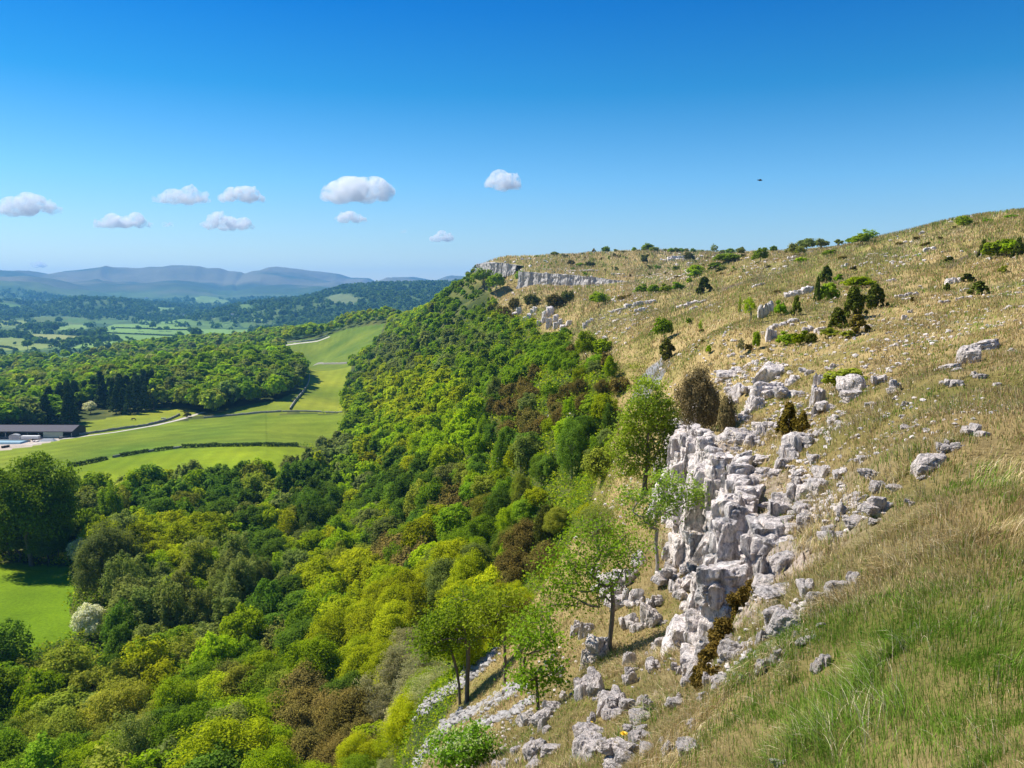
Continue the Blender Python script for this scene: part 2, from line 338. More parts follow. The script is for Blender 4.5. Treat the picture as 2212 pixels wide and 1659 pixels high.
def tube(P_, R_, k=6):
    P_ = np.asarray(P_, float); R_ = np.asarray(R_, float); n = len(P_); d = np.gradient(P_, axis=0); d /= np.linalg.norm(d, axis=1)[:, None] + 1e-9
    a = np.cross(d, (0.31, 0.9, 0.3)); a /= np.linalg.norm(a, axis=1)[:, None] + 1e-9; b = np.cross(d, a)
    t = np.arange(k) * 2 * math.pi / k
    V = (P_[:, None] + R_[:, None, None] * (np.cos(t)[None, :, None] * a[:, None] + np.sin(t)[None, :, None] * b[:, None])).reshape(-1, 3)
    i = np.arange(n - 1)[:, None] * k; j = np.arange(k)[None]; q = np.stack([i + j, i + (j + 1) % k, i + k + (j + 1) % k, i + k + j], -1).reshape(-1, 4)
    return V, q
def unit(v): return v / (np.linalg.norm(v, axis=-1, keepdims=True) + 1e-9)
def cards(C, N, S, g, asp=1.5):
    """a diamond leaf at every centre C with normal N and size S"""
    n = len(C); t = unit(np.cross(N, g.normal(size=(n, 3)))); b = np.cross(N, t); S = np.broadcast_to(S, (n,))[:, None]
    V = np.stack([C - t * S * .5 * asp, C - b * S * .5 + N * S * .12, C + t * S * .5 * asp, C + b * S * .5 + N * S * .12], 1).reshape(-1, 3)
    return V, np.arange(4 * n).reshape(n, 4)

# ------------------------------------------------------------------ the ground: one sheet to the far mountains
def field(s): return hitp(s)
FIELDS = {}
FIELDS['low'] = field("-260,1225 60,1216 150,1226 165,1262 150,1320 168,1370 90,1402 0,1425 -300,1450")
FIELDS['bright'] = field("-300,1045 0,1030 150,1008 200,996 360,973 450,967 640,963 720,990 640,1035 560,1046 300,1066 150,1085 -250,1120")
FIELDS['striped'] = field("-300,985 0,966 160,946 300,921 440,904 600,897 742,892 750,950 710,972 640,963 450,967 360,973 200,996 0,1030 -300,1045")
FIELDS['paddock'] = field("160,946 165,912 300,893 350,882 425,888 438,896 370,908 300,921")
FIELDS['strip'] = field("440,904 500,882 600,866 645,846 650,820 664,814 668,832 627,889 600,897")
FIELDS['long'] = field("668,832 664,814 640,791 760,786 752,850 742,892 627,889")
FIELDS['upper'] = field("605,744 700,728 745,711 830,700 810,750 760,786 640,790 632,765")
TRACK = hitp("60,962 110,950 148,947 200,940 251,933.5 295,926 335,919 370,911 393,905 418,897 441,890"); TRACK2 = hitp("615,746.5 640,742.5 665,739.5 687,736.5 700,732 712,727")
FIELDS['yard'] = field("-150,972 -150,946 0,944 70,943 118,941 150,944 130,950 95,958 60,966 0,973")
FC = {'yard': (.42, .36, .31), 'low': (.20, .28, .006), 'bright': (.185, .25, .008), 'striped': (.125, .18, .014), 'paddock': (.20, .235, .02), 'strip': (.16, .20, .018), 'long': (.20, .24, .02), 'upper': (.11, .165, .02)}
FIELDS['dip'] = [(-203, 730), (-151, 750), (-137, 795), (-158, 1000), (-277, 1015), (-262, 968)]; FC['dip'] = FC['upper']
FARF = [("0,652 66,660 0,664", (.12, .22, .05)), ("60,705 86,683 190,688 175,703", (.12, .17, .05)), ("120,712 147,701 181,701 190,710 150,716", (.20, .30, .07)),
 ("-200,700 60,703 60,708 -200,710", (.15, .22, .06)), ("52,728 70,722 110,722 220,729 218,735 118,741 80,739", (.24, .26, .08)),
 ("-200,730 39,730 80,741 128,748 60,757 -200,752", (.20, .25, .06)), ("228,710 245,700 295,700 430,711 540,712 560,738 275,742 228,728", (.17, .28, .06)),
 ("329,663 378,664 372,675 340,672", (.16, .26, .08)), ("378,684 440,682 470,690 380,689", (.2, .26, .1)), ("419,643 469,643 500,656 420,657", (.17, .27, .09)),
 ("502,691 575,688 575,694 502,694", (.2, .28, .08)), ("84,786 245,767 236,775 128,795 96,795", (.26, .30, .08)), ("86,778 255,760 250,766 84,785", (.28, .13, .06)),
 ("300,690 420,693 500,702 300,699", (.14, .24, .06)), ("120,690 300,692 240,699 190,699", (.10, .18, .05)), ("590,742 620,738 640,740 600,748", (.2, .28, .07)),
 ("0,715 50,713 110,718 50,721 0,722", (.13, .2, .05)), ("700,640 780,646 760,660 716,655", (.15, .19, .08)), ("452,660 520,662 560,672 470,670", (.12, .2, .06))]
FARP = [(hitp(a), c) for a, c in FARF]
def ground_colour(x, y, r, z, hm):
    n1 = fbm2(x / 2.2, y / 2.2, 3, 41); n2_ = fbm2(x / 14, y / 14, 4, 42); n3_ = fbm2(x / 60, y / 60, 4, 43)
    def mixc(a, b, t): return a + (b - a) * t[..., None]
    A = np.array
    straw, olive, green = A([.36, .27, .12]), A([.22, .19, .06]), A([.14, .165, .03])
    hill = mixc(np.broadcast_to(olive, x.shape + (3,)), straw, sm(-.5, .6, n2_ + .5 * n1 + .25)); hill = mixc(hill, green, sm(.25, .9, n3_ - .4 * n1 + .25 * sm(350, 600, r)) * .7)
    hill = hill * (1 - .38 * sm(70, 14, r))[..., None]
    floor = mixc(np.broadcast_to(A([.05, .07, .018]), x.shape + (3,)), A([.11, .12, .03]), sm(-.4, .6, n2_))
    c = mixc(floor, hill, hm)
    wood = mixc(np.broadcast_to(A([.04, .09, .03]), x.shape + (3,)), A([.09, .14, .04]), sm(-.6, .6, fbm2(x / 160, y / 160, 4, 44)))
    w = sm(1000, 1250, r); ca, sa = math.cos(.5), math.sin(.5); fx, fy = (x * ca + y * sa) / 190 + .35 * n2(x / 300, y / 300, 81), (y * ca - x * sa) / 300 + .35 * n2(x / 300, y / 300, 82)
    hsh = .5 + .5 * _h(np.floor(fx), np.floor(fy), np.floor(fy) * 0, 83); pas = A([[.15, .25, .05], [.22, .28, .07], [.12, .20, .045], [.19, .30, .06], [.10, .17, .04]])[(hsh * 4.99).astype(int)]
    e = np.minimum(np.minimum(fx % 1, 1 - fx % 1) * 190, np.minimum(fy % 1, 1 - fy % 1) * 300); pas = mixc(pas, A([.03, .07, .03]), sm(9, 4, e)); wood = mixc(wood, pas, sm(1300, 1600, r) * sm(-104, -114, z) * sm(5400, 4600, r) * sm(.25, .05, fbm2(x / 420, y / 420, 3, 84)))
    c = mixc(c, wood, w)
    # heath and rough pasture on the far mountains
    heath = mixc(np.broadcast_to(A([.05, .075, .035]), x.shape + (3,)), A([.17, .16, .10]), sm(-.5, .7, fbm2(x / 900, y / 700, 4, 45)))
    heath = mixc(heath, A([.10, .2, .05]), sm(90, -110, z) * sm(-.2, .4, fbm2(x / 700, y / 500, 4, 46)) )
    c = mixc(c, heath, sm(7300, 8300, r))
    for k, poly in FIELDS.items():
        m = pip(x, y, poly); fc = A(FC[k])
        f = np.broadcast_to(fc, x.shape + (3,)) * (1 + .17 * n3_ + .12 * n2_)[..., None] * np.array([1, 1, 1]) + np.array([.03, .008, 0]) * n3_[..., None]
        if k == 'striped':   # mown swathes, running round with the contour
            ph = (np.hypot(x + 100, y - 300) + 5 * n2(x / 40, y / 40, 3)) / 13; s = sm(-.2, .9, np.sin(ph * 2 * math.pi) + .5 * n2(x / 25, y / 25, 8)); f = f * (1 + .45 * s * (.4 + .6 * sm(-.3, .5, n2(x / 60, y / 45, 9))))[..., None]
        if k in ('long', 'upper', 'bright'):
            s = np.sin((x * .9 + y * .12) / 7 * 2 * math.pi + 2 * n2(x / 60, y / 60, 2)); f = f * (1 + .05 * s)[..., None]
        c = np.where(m[..., None], f, c)
    for poly in (hitp('1545,628 1575,617 1640,600 1656,606 1600,621 1560,634'), hitp('2040,578 2075,556 2110,545 2112,552 2080,566 2050,584')):
        if len(poly) > 2: m = pip(x, y, poly); c = np.where(m[..., None], A([.11, .085, .065]), c)
    for poly, col in FARP:
        if len(poly) > 2:
            m = pip(x, y, poly); c = np.where(m[..., None], A(col) * (1 + .12 * fbm2(x / 90, y / 90, 2, 48))[..., None], c)
    return c
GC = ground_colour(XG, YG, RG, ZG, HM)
gyy, gxx = np.gradient(ZG); dr = np.gradient(RG, axis=0); slope = np.abs(gyy / dr) + np.abs(gxx / (RG * np.gradient(PG, axis=1)))
slab_ = pip(XG, YG, hitp('1362,870 1380,815 1435,768 1455,780 1425,830 1388,872'))
GC = np.where(slab_[..., None], np.array([.17, .17, .18]) * (1 + .45 * n2(XG / .9 - YG / 2.5, YG / 6, 88))[..., None], GC)
rk = np.clip(sm(1.1, 2.2, slope) * (np.abs(CD) < 4) * sm(.3, 1.2, CHH) * (RG < 90) * .8 + rocky * sm(.2, .7, n2(XG / 1.7, YG / 1.7, 33) + .45), 0, 1)
ni, nj = ZG.shape
idx = np.arange(ni * nj).reshape(ni, nj)
Q = np.stack([idx[:-1, :-1], idx[:-1, 1:], idx[1:, 1:], idx[1:, :-1]], -1).reshape(-1, 4)
GV = np.stack([XG, YG, ZG], -1).reshape(-1, 3)
GV = np.concatenate([GV, [[0, 0, -1.75]]]); GCv = np.concatenate([np.concatenate([GC, rk[..., None]], -1).reshape(-1, 4), [[.15, .14, .04, 0]]])
T = np.stack([np.full(nj - 1, ni * nj), idx[0, 1:], idx[0, :-1]], -1)
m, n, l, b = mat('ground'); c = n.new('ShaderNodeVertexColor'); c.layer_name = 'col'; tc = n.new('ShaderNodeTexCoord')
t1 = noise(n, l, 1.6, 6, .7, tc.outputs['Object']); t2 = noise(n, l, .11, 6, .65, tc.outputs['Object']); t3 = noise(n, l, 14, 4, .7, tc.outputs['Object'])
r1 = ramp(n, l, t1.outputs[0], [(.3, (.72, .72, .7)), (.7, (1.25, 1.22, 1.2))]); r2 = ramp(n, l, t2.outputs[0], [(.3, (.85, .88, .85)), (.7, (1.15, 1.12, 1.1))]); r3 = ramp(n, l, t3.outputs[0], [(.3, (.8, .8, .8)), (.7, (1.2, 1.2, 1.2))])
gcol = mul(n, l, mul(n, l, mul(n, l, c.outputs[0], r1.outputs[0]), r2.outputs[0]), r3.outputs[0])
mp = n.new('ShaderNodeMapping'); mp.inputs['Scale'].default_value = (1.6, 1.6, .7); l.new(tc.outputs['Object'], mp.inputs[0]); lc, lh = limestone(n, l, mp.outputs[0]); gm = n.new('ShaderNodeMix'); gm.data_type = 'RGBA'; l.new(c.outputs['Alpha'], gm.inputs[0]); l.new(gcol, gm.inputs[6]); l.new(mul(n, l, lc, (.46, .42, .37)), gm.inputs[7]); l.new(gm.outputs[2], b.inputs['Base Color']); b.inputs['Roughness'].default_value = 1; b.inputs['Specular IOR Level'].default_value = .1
bp = n.new('ShaderNodeBump'); bp.inputs['Strength'].default_value = .5; bp.inputs['Distance'].default_value = .08; l.new(t3.outputs[0], bp.inputs['Height']); l.new(bp.outputs[0], b.inputs['Normal'])
M_GROUND = m
tag(obj('ground', mesh('ground', GV, [Q, T], M_GROUND, GCv, smooth=True)), kind='structure')

# ------------------------------------------------------------------ landmarks and labels
LANDMARKS = [(80, 1320, 'the little meadow'), (330, 1010, 'the bright field'), (430, 940, 'the striped field'), (300, 905, 'the horse paddock'), (70, 935, 'the barn'),
 (645, 840, 'the strip field'), (700, 850, 'the long field'), (720, 750, 'the upper field'), (240, 1200, 'the drooping birch'), (165, 1165, 'the white hawthorn'),
 (195, 1330, 'the flowering bush'), (1090, 585, 'the far cliff'), (1280, 605, 'the cliff band'), (1190, 680, 'the jagged crag'), (1400, 815, 'the grey slab'),
 (1230, 960, 'the ivy tree'), (1400, 920, 'the leafy tree'), (1510, 830, 'the dry shrub'), (1580, 1100, 'the near cliff'), (1550, 1330, 'the rust bush'), (1470, 960, 'the rock stack'),
 (1320, 1330, 'the leaning tree'), (1415, 1200, 'the slender tree'), (1005, 1440, 'the twin trees'), (1175, 1480, 'the scree shrub'), (880, 1480, 'the bare thicket'), (700, 1200, 'the valley trees'), (450, 1250, 'the olive birches'),
 (1090, 960, 'the wooded gully'), (1700, 890, 'the ledge juniper'), (1830, 680, 'the big juniper'), (1690, 640, 'the white slab'), (2170, 540, 'the skyline thicket'), (1470, 750, 'the lone tree'),
 (2020, 985, 'the white boulder'), (1750, 1060, 'the slope blocks'), (1350, 1600, 'the yellow flower'), (1100, 1480, 'the scree'), (1450, 560, 'the plateau'), (1840, 515, 'the bent tree'), (500, 860, 'the hill wood'), (200, 840, 'the tall conifers'), (750, 1500, 'the brown yews'), (450, 1450, 'the lower wood'), (150, 1580, 'the corner wood'), (900, 850, 'the wooded scarp'), (1000, 680, 'the ridge wood')]
THINGS = []                                                        # (object, px u, px v, description, group)
def reg(o, loc, desc, group, hgt=0):
    u, v = proj(loc[0], loc[1], loc[2] + hgt); THINGS.append((o, u, v, desc, group))
ORD = ['leftmost', 'second from left', 'third from left', 'fourth from left', 'fifth from left']
NUM = {2: 'two', 3: 'three', 4: 'four', 5: 'five', 6: 'six', 7: 'seven', 8: 'eight', 9: 'nine'}
def place_words(u, v):
    best = min(LANDMARKS, key=lambda q: math.hypot(q[0] - u, q[1] - v)); dx, dy = u - best[0], v - best[1]
    if math.hypot(dx, dy) < 14: return 'beside ' + best[2]
    if abs(dx) > 2.2 * abs(dy): w = 'right of' if dx > 0 else 'left of'
    elif abs(dy) > 2.2 * abs(dx): w = 'below' if dy > 0 else 'above'
    else: w = ('below' if dy > 0 else 'above') + (' right of' if dx > 0 else ' left of')
    return w + ' ' + best[2]
def label_all():
    bk = {}
    for t in THINGS: bk.setdefault((t[3], place_words(t[1], t[2])), []).append(t)
    for (desc, where), L in bk.items():
        split = [L]
        if len(L) > 4:   # divide into rows, nearest lowest in view
            L.sort(key=lambda t: t[2]); k = min(5, math.ceil(len(L) / 6)) if len(L) > 9 else 2; q = math.ceil(len(L) / k); split = [L[i:i + q] for i in range(0, len(L), q)]
        rows = {1: [''], 2: ['upper row, ', 'lower row, '], 3: ['top row, ', 'middle row, ', 'bottom row, '], 4: ['top row, ', 'second row, ', 'third row, ', 'bottom row, '], 5: ['top row, ', 'second row, ', 'third row, ', 'fourth row, ', 'bottom row, ']}[len(split)]
        for R_, S in zip(rows, split):
            S.sort(key=lambda t: t[1])
            for i, t in enumerate(S):
                if len(S) == 1: pre = R_
                else:
                    o = ORD[i] if i < 5 else (['rightmost', 'second from right', 'third from right', 'fourth from right', 'fifth from right', 'sixth from right', 'seventh from right', 'eighth from right'][len(S) - 1 - i])
                    pre = R_ + o + ', '
                t[0]['label'] = (desc + ' ' + where + ((', ' + pre.rstrip(', ')) if pre else '')) 

# ------------------------------------------------------------------ trees
def crown_pts(g, n_clump, n_leaf, R, zc, clump_r, elong=1.0, shell=.55, low=-.5, flat=1.0):
    d = unit(g.normal(size=(n_clump * 3, 3))); d = d[d[:, 2] > low][:n_clump]; k = shell + (1 - shell) * g.random((len(d), 1)) ** .6
    lump = 1 + .36 * n3(d * 1.7 + g.random() * 50, 5)[:, None]
    C = d * k * lump * np.array(R); C[:, 2] += zc
    cr = clump_r * g.uniform(.65, 1.35, len(C))
    dl = unit(g.normal(size=(len(C), n_leaf, 3)) + np.array([0, 0, .35])); rr = g.uniform(.55, 1.05, (len(C), n_leaf, 1))
    L = C[:, None] + dl * rr * cr[:, None, None] * np.array([1, 1, .75 * elong]); out = unit((C - [0, 0, zc * .6]))[:, None]
    N = unit(dl * 1.0 + out * .5 + np.array([0, 0, .35]) + .55 * g.normal(size=dl.shape))
    return C, L.reshape(-1, 3), N.reshape(-1, 3)
def limbs(g, C, h, trunk_h, r0, k=5, n=14, lean=(0, 0)):
    top = np.array([lean[0], lean[1], trunk_h]); P0 = np.array([[0, 0, -.6], [lean[0] * .1, lean[1] * .1, trunk_h * .35], [lean[0] * .5, lean[1] * .5, trunk_h * .7], top, top + [0, 0, h * .25]])
    P0[1:, :2] += g.normal(size=(4, 2)) * .03 * h; parts = [tube(P0, np.array([1.25, .9, .75, .6, .25]) * r0, k + 1)]
    for c in C[g.permutation(len(C))[:n]]:
        s = P0[2] + (P0[4] - P0[2]) * g.random(); mid = s * .5 + c * .5 + [0, 0, .06 * h] + g.normal(size=3) * .03 * h
        parts.append(tube([s, mid, c], [r0 * .38, r0 * .22, r0 * .07], k))
    return join(parts)
PROTO = {}
def proto(kind, lod, seed):
    key = (kind, lod, seed)
    if key in PROTO: return PROTO[key]
    g = np.random.default_rng(hash((len(kind), lod, seed, ord(kind[0]))) % 99991)
    if kind == 'broad':
        leaf, nc, nl = {9: (.11, 250, 210), 0: (.17, 230, 105), 1: (.30, 150, 55), 2: (.62, 90, 24), 3: (1.1, 60, 12)}[lod]
        R = (3.6 + .5 * g.random(), 3.6 + .5 * g.random(), 3.6 + .8 * g.random()); C, L, N = crown_pts(g, nc, nl, R, 5.6, 1.05 if lod != 2 and lod != 3 else 1.2); sp = leaf
        tr = limbs(g, C, 10, 4.2, .22, 5 if lod in (0, 1, 9) else 4, 16 if lod in (0, 1, 9) else 6)
    elif kind == 'birch':                                            # tall, drooping
        leaf, nc, nl = {9: (.11, 250, 150), 0: (.15, 240, 90), 1: (.26, 160, 50), 2: (.5, 100, 24), 3: (.9, 60, 12)}[lod]
        C, L, N = crown_pts(g, nc, nl, (2.9, 2.9, 5.2), 6.6, .8, elong=2.0, low=-.8); tr = limbs(g, C, 12, 5, .2, 5, 14)
    elif kind == 'sparse':                                           # thin spring foliage on visible branches
        leaf, nc, nl = {9: (.09, 200, 70), 0: (.13, 170, 46), 1: (.24, 110, 26), 2: (.5, 60, 14), 3: (.9, 40, 10)}[lod]
        C, L, N = crown_pts(g, nc, nl, (3.3, 3.3, 3.6), 5.4, .8, shell=.35); tr = limbs(g, C, 9.5, 3, .17, 5 if lod in (0, 1, 9) else 4, 46 if lod in (0, 1, 9) else 14)
    elif kind == 'yew':                                              # ragged, dense, fine, many upright sprays
        leaf, nc, nl = {9: (.09, 180, 210), 0: (.12, 170, 130), 1: (.22, 120, 70), 2: (.42, 80, 32), 3: (.8, 50, 14)}[lod]
        C, L, N = crown_pts(g, nc, nl, (3.0, 3.0, 2.9), 2.9, .75, elong=1.9, low=-.7, shell=.4); tr = limbs(g, C, 6, 1.4, .2, 5, 10)
    elif kind == 'juniper':                                          # upright flame shaped bush, unit height about 2
        leaf, nc, nl = {0: (.05, 110, 150), 1: (.085, 80, 90), 2: (.18, 50, 40), 3: (.3, 30, 18)}[lod]
        z = g.random(nc) ** .8; a = g.random(nc) * 6.283; rad = (.75 * (1 - z) ** .7 + .08) * g.uniform(.5, 1.1, nc); lob = 1 + .35 * np.sin(a * 2 + g.random() * 6)
        C = np.stack([np.cos(a) * rad * lob, np.sin(a) * rad * lob, .12 + z * 1.75], 1); dl = unit(g.normal(size=(nc, nl, 3))); L = (C[:, None] + dl * g.uniform(.3, 1, (nc, nl, 1)) * np.array([.15, .15, .26])).reshape(-1, 3)
        N = unit(dl + unit(C)[:, None] * .6 + .5 * g.normal(size=dl.shape)).reshape(-1, 3); tr = limbs(g, C, 1.6, .4, .05, 4, 12)
    elif kind == 'shrub':                                            # low round bush, unit height about 2
        leaf, nc, nl = {0: (.07, 110, 90), 1: (.12, 70, 50), 2: (.22, 44, 26), 3: (.4, 26, 12)}[lod]
        C, L, N = crown_pts(g, nc, nl, (1.05, 1.05, .85), .85, .34, low=-.45, shell=.3); tr = limbs(g, C, 1.7, .35, .05, 4, 14)
    elif kind == 'conifer':
        leaf, nc, nl = {1: (.4, 230, 40), 2: (.7, 150, 22), 3: (1.2, 90, 10)}[max(lod, 1)]
        z = g.random(nc) ** .9; a = g.random(nc) * 6.283; rad = (3.4 * (1 - z) ** .8 + .15) * g.uniform(.55, 1.1, nc)
        C = np.stack([np.cos(a) * rad, np.sin(a) * rad, 2.2 + z * 13.5 - rad * .25], 1); dl = unit(g.normal(size=(nc, nl, 3))); L = (C[:, None] + dl * g.uniform(.3, 1, (nc, nl, 1)) * np.array([.85, .85, .45])).reshape(-1, 3)
        N = unit(dl + .4 * g.normal(size=dl.shape)).reshape(-1, 3); tr = limbs(g, C, 15, 13, .28, 5, 10)
    else: raise KeyError(kind)
    V, Fq = cards(L, N, leaf * g.uniform(.7, 1.3, len(L)), g)
    cm = mesh(kind + '_crown', V, Fq, M_NEEDLE if kind in ('yew', 'juniper', 'conifer') else M_LEAF)
    tm = mesh(kind + '_trunk', tr[0], tr[1], M_BARKL if kind in ('birch', 'sparse') else M_BARK, smooth=True)
    PROTO[key] = (cm, tm, (V, leaf)); return PROTO[key]
NSEED = {'broad': 5, 'birch': 2, 'sparse': 3, 'yew': 3, 'juniper': 3, 'shrub': 3, 'conifer': 2}
COLS = {'lime': (0.3, 0.41, 0.014), 'yellow': (0.385, 0.435, 0.016), 'mid': (0.22, 0.33, 0.022), 'dark': (0.135, 0.23, 0.028), 'olive': (0.242, 0.288, 0.081), 'bronze': (0.31, 0.345, 0.05), 'brown': (0.195, 0.158, 0.048), 'ydark': (0.144, 0.158, 0.04), 'cdark': (0.06, 0.1, 0.038), 'white': (0.8, 0.8, 0.64), 'juni': (0.121, 0.153, 0.028), 'junibrown': (0.223, 0.184, 0.038), 'fresh': (0.279, 0.387, 0.028), 'grey': (0.33, 0.32, 0.19), 'dry': (0.22, 0.175, 0.1)}
CWORD = {'lime': 'lime green', 'yellow': 'yellow green', 'mid': 'mid green', 'dark': 'dark green', 'olive': 'grey green', 'bronze': 'bronze tinted', 'brown': 'brown', 'ydark': 'dark olive', 'cdark': 'blackish green', 'white': 'white flowering', 'juni': 'dark green', 'junibrown': 'brownish green', 'fresh': 'fresh green', 'grey': 'grey twiggy', 'dry': 'dry brown'}
def jcol(c, g=rng, s=.16):
    b = np.array(COLS[c]) * (1 + s * g.normal()) ; b = b * (1 + s * .2 * g.normal(size=3)); return (*np.clip(b, .004, .8), 1)
def lod_for(Y, big=True):
    return (9 if Y < 82 else 0 if Y < 135 else 1 if Y < 280 else 2 if Y < 620 else 3) if big else (0 if Y < 45 else 1 if Y < 110 else 2 if Y < 280 else 3)
def make_tree(name, kind, x, y, s, colour, lean=0, cat='tree', group=None, desc=None, z=None, sx=1.0, sz=1.0, k=None, big=True, lod=None):
    z = Hs(x, y) if z is None else z; g = rng
    cm, tm, _ = proto(kind, lod_for(math.hypot(x, y), big) if lod is None else lod, int(g.integers(NSEED[kind])) if k is None else k)
    r = obj(name, None, loc=(x, y, z - .03 * s), rot=(lean * .3, lean, g.random() * 6.28 if not lean else 0), scale=(s * sx, s * sx * (1 + .1 * g.normal() if not lean else 1), s * sz)); r.empty_display_size = .3
    t = obj('trunk', tm, r); c = obj('crown', cm, r); c.color = jcol(colour); tag(r, cat=cat, group=group)
    H0 = {'broad': 6, 'birch': 7, 'sparse': 6, 'yew': 3, 'juniper': 1, 'shrub': .8, 'conifer': 8}[kind] * s
    if desc: reg(r, (x, y, z), desc, group, H0)
    return r
# which colour grows where: patches seen in the photo (centre, half sizes, kind of tree, colour)
PATCH = [(1150, 860, 95, 55, 'yew', 'brown'), (1190, 800, 60, 35, 'yew', 'brown'), (1060, 880, 30, 25, 'broad', 'olive'), (990, 1080, 50, 35, 'yew', 'brown'), (1185, 1105, 50, 55, 'yew', 'brown'), (1120, 1170, 60, 40, 'yew', 'brown'),
 (860, 1200, 42, 35, 'yew', 'brown'), (700, 1560, 95, 85, 'yew', 'brown'), (800, 1520, 60, 60, 'sparse', 'grey'), (900, 1400, 60, 50, 'sparse', 'grey'), (1120, 655, 55, 22, 'yew', 'brown'), (1205, 645, 50, 22, 'yew', 'brown'), (1290, 790, 40, 25, 'yew', 'brown'), (1370, 800, 40, 28, 'yew', 'brown'),
 (600, 1405, 40, 28, 'yew', 'ydark'), (510, 1470, 60, 30, 'yew', 'ydark'), (1300, 1000, 45, 40, 'yew', 'brown'), (80, 1110, 95, 110, 'broad', 'dark'), (870, 780, 34, 28, 'broad', 'olive'), (845, 750, 34, 30, 'broad', 'olive'),
 (985, 740, 36, 32, 'broad', 'olive'), (1050, 730, 30, 30, 'broad', 'olive'), (740, 985, 25, 35, 'broad', 'olive'), (330, 1090, 55, 45, 'broad', 'dark'), (480, 1070, 75, 55, 'broad', 'dark'), (670, 1080, 60, 75, 'birch', 'dark'), (880, 1070, 65, 75, 'broad', 'dark'),
 (560, 1190, 55, 55, 'broad', 'dark'), (600, 1330, 70, 60, 'broad', 'dark'), (250, 1010, 40, 30, 'sparse', 'olive'), (430, 1030, 45, 24, 'birch', 'olive'), (520, 1280, 90, 45, 'birch', 'olive'), (440, 1330, 90, 55, 'birch', 'olive'), (290, 1290, 70, 60, 'birch', 'olive'), (690, 960, 45, 30, 'broad', 'olive'), (640, 1000, 45, 30, 'birch', 'olive'),
 (360, 1170, 100, 50, 'broad', 'yellow'), (330, 1130, 60, 40, 'broad', 'bronze'), (600, 1060, 50, 20, 'broad', 'bronze'), (250, 1090, 50, 30, 'sparse', 'bronze'), (120, 1460, 130, 50, 'sparse', 'bronze'), (900, 850, 110, 60, 'broad', 'yellow'), (850, 910, 90, 50, 'broad', 'lime'),
 (960, 940, 90, 60, 'broad', 'lime'), (900, 1010, 70, 45, 'broad', 'yellow'), (760, 1300, 150, 90, 'broad', 'yellow'), (860, 1400, 110, 80, 'broad', 'yellow'), (1010, 1290, 110, 90, 'broad', 'yellow'), (600, 1580, 160, 60, 'broad', 'lime'), (1150, 1240, 70, 60, 'broad', 'yellow'), (1010, 700, 90, 40, 'broad', 'mid'), (960, 620, 60, 40, 'broad', 'mid'), (1200, 730, 90, 40, 'broad', 'mid'), (1080, 790, 60, 40, 'broad', 'mid'), (200, 1560, 180, 90, 'broad', 'bronze')]
def pick(u, v, g=rng):
    for a in PATCH:
        d = ((u - a[0]) / a[2]) ** 2 + ((v - a[1]) / a[3]) ** 2
        if d < .8 + .4 * g.random() and g.random() < .88: return a[4], a[5]
    q = g.random(); left = u < 660 and 730 < v < 930
    if left: return ('broad', g.choice(['mid', 'lime', 'dark', 'mid', 'mid', 'olive', 'bronze']))
    if v < 1000: return ('broad' if q < .85 else 'birch', g.choice(['lime', 'mid', 'lime', 'yellow', 'mid', 'olive', 'dark']))
    return ('broad' if q < .7 else 'sparse' if q < .88 else 'birch', g.choice(['lime', 'mid', 'yellow', 'mid', 'dark', 'olive', 'bronze', 'lime']))
# candidates: a jittered grid over the wooded ground
def candidates():
    out = []
    for r0, r1, sp in [(34, 130, 4.6), (130, 260, 5.6), (260, 520, 7.2), (520, 1000, 8.6), (1000, 1700, 12.0)]:
        xs = np.arange(-r1 * .95, r1 * .35, sp); ys = np.arange(0, r1 + sp, sp); X, Y = np.meshgrid(xs, ys); X = X + rng.uniform(-.42, .42, X.shape) * sp; Y = Y + rng.uniform(-.42, .42, X.shape) * sp
        r = np.hypot(X, Y); k = (r >= r0) & (r < r1) & (np.abs(np.arctan2(X, Y)) < .80); out.append(np.stack([X[k], Y[k], np.full(k.sum(), sp)], 1))
    return np.concatenate(out)
CAND = candidates(); cx_, cy_ = CAND[:, 0], CAND[:, 1]
keep = open_hill(cx_, cy_, 8) < .5
for k_, poly in FIELDS.items():
    P_ = np.array([p[:2] for p in poly]); cc = P_.mean(0); keep &= ~pip(cx_, cy_, [tuple(cc + (q - cc) * 1.02) for q in P_])
keep &= ~((np.hypot(cx_, cy_) > 330) & (np.hypot(cx_, cy_) < 545) & (cx_ < -120) & (cy_ > 0) & (H(cx_, cy_) < -60) & (cy_ < 500) )
keep &= ~pip(cx_, cy_, [(-203, 730), (-151, 750), (-128, 800), (-150, 1000), (-280, 1020), (-262, 960)])
CAND = CAND[keep]
for poly, c_ in FARP:
    if len(poly) > 2: CAND = CAND[~(pip(CAND[:, 0], CAND[:, 1], poly) & (np.hypot(CAND[:, 0], CAND[:, 1]) > 900))]
def seen(x, y, z):
    """is the point clear of the land, looking from the camera"""
    t = np.exp(np.linspace(math.log(0.02), math.log(.985), 90)); g = H(x[:, None] * t, y[:, None] * t); return ~((g - z[:, None] * t) > 0).any(1)
KNAME = {'broad': 'broadleaf_tree', 'birch': 'birch_tree', 'sparse': 'thin_leaved_tree', 'yew': 'yew_tree', 'conifer': 'conifer'}
KGROUP = {'broad': 'broadleaved trees of the woods', 'birch': 'tall birches of the woods', 'sparse': 'trees with thin spring leaves', 'yew': 'yews on the scarp', 'conifer': 'conifers behind the barn'}
KDESC = {'broad': 'round {} tree', 'birch': 'drooping {} birch', 'sparse': 'thin leaved {} tree', 'yew': 'ragged {} yew', 'conifer': 'dark pointed conifer'}
z_ = H(CAND[:, 0], CAND[:, 1]); u_, v_ = proj(CAND[:, 0], CAND[:, 1], z_ + 6); r_ = np.hypot(CAND[:, 0], CAND[:, 1])
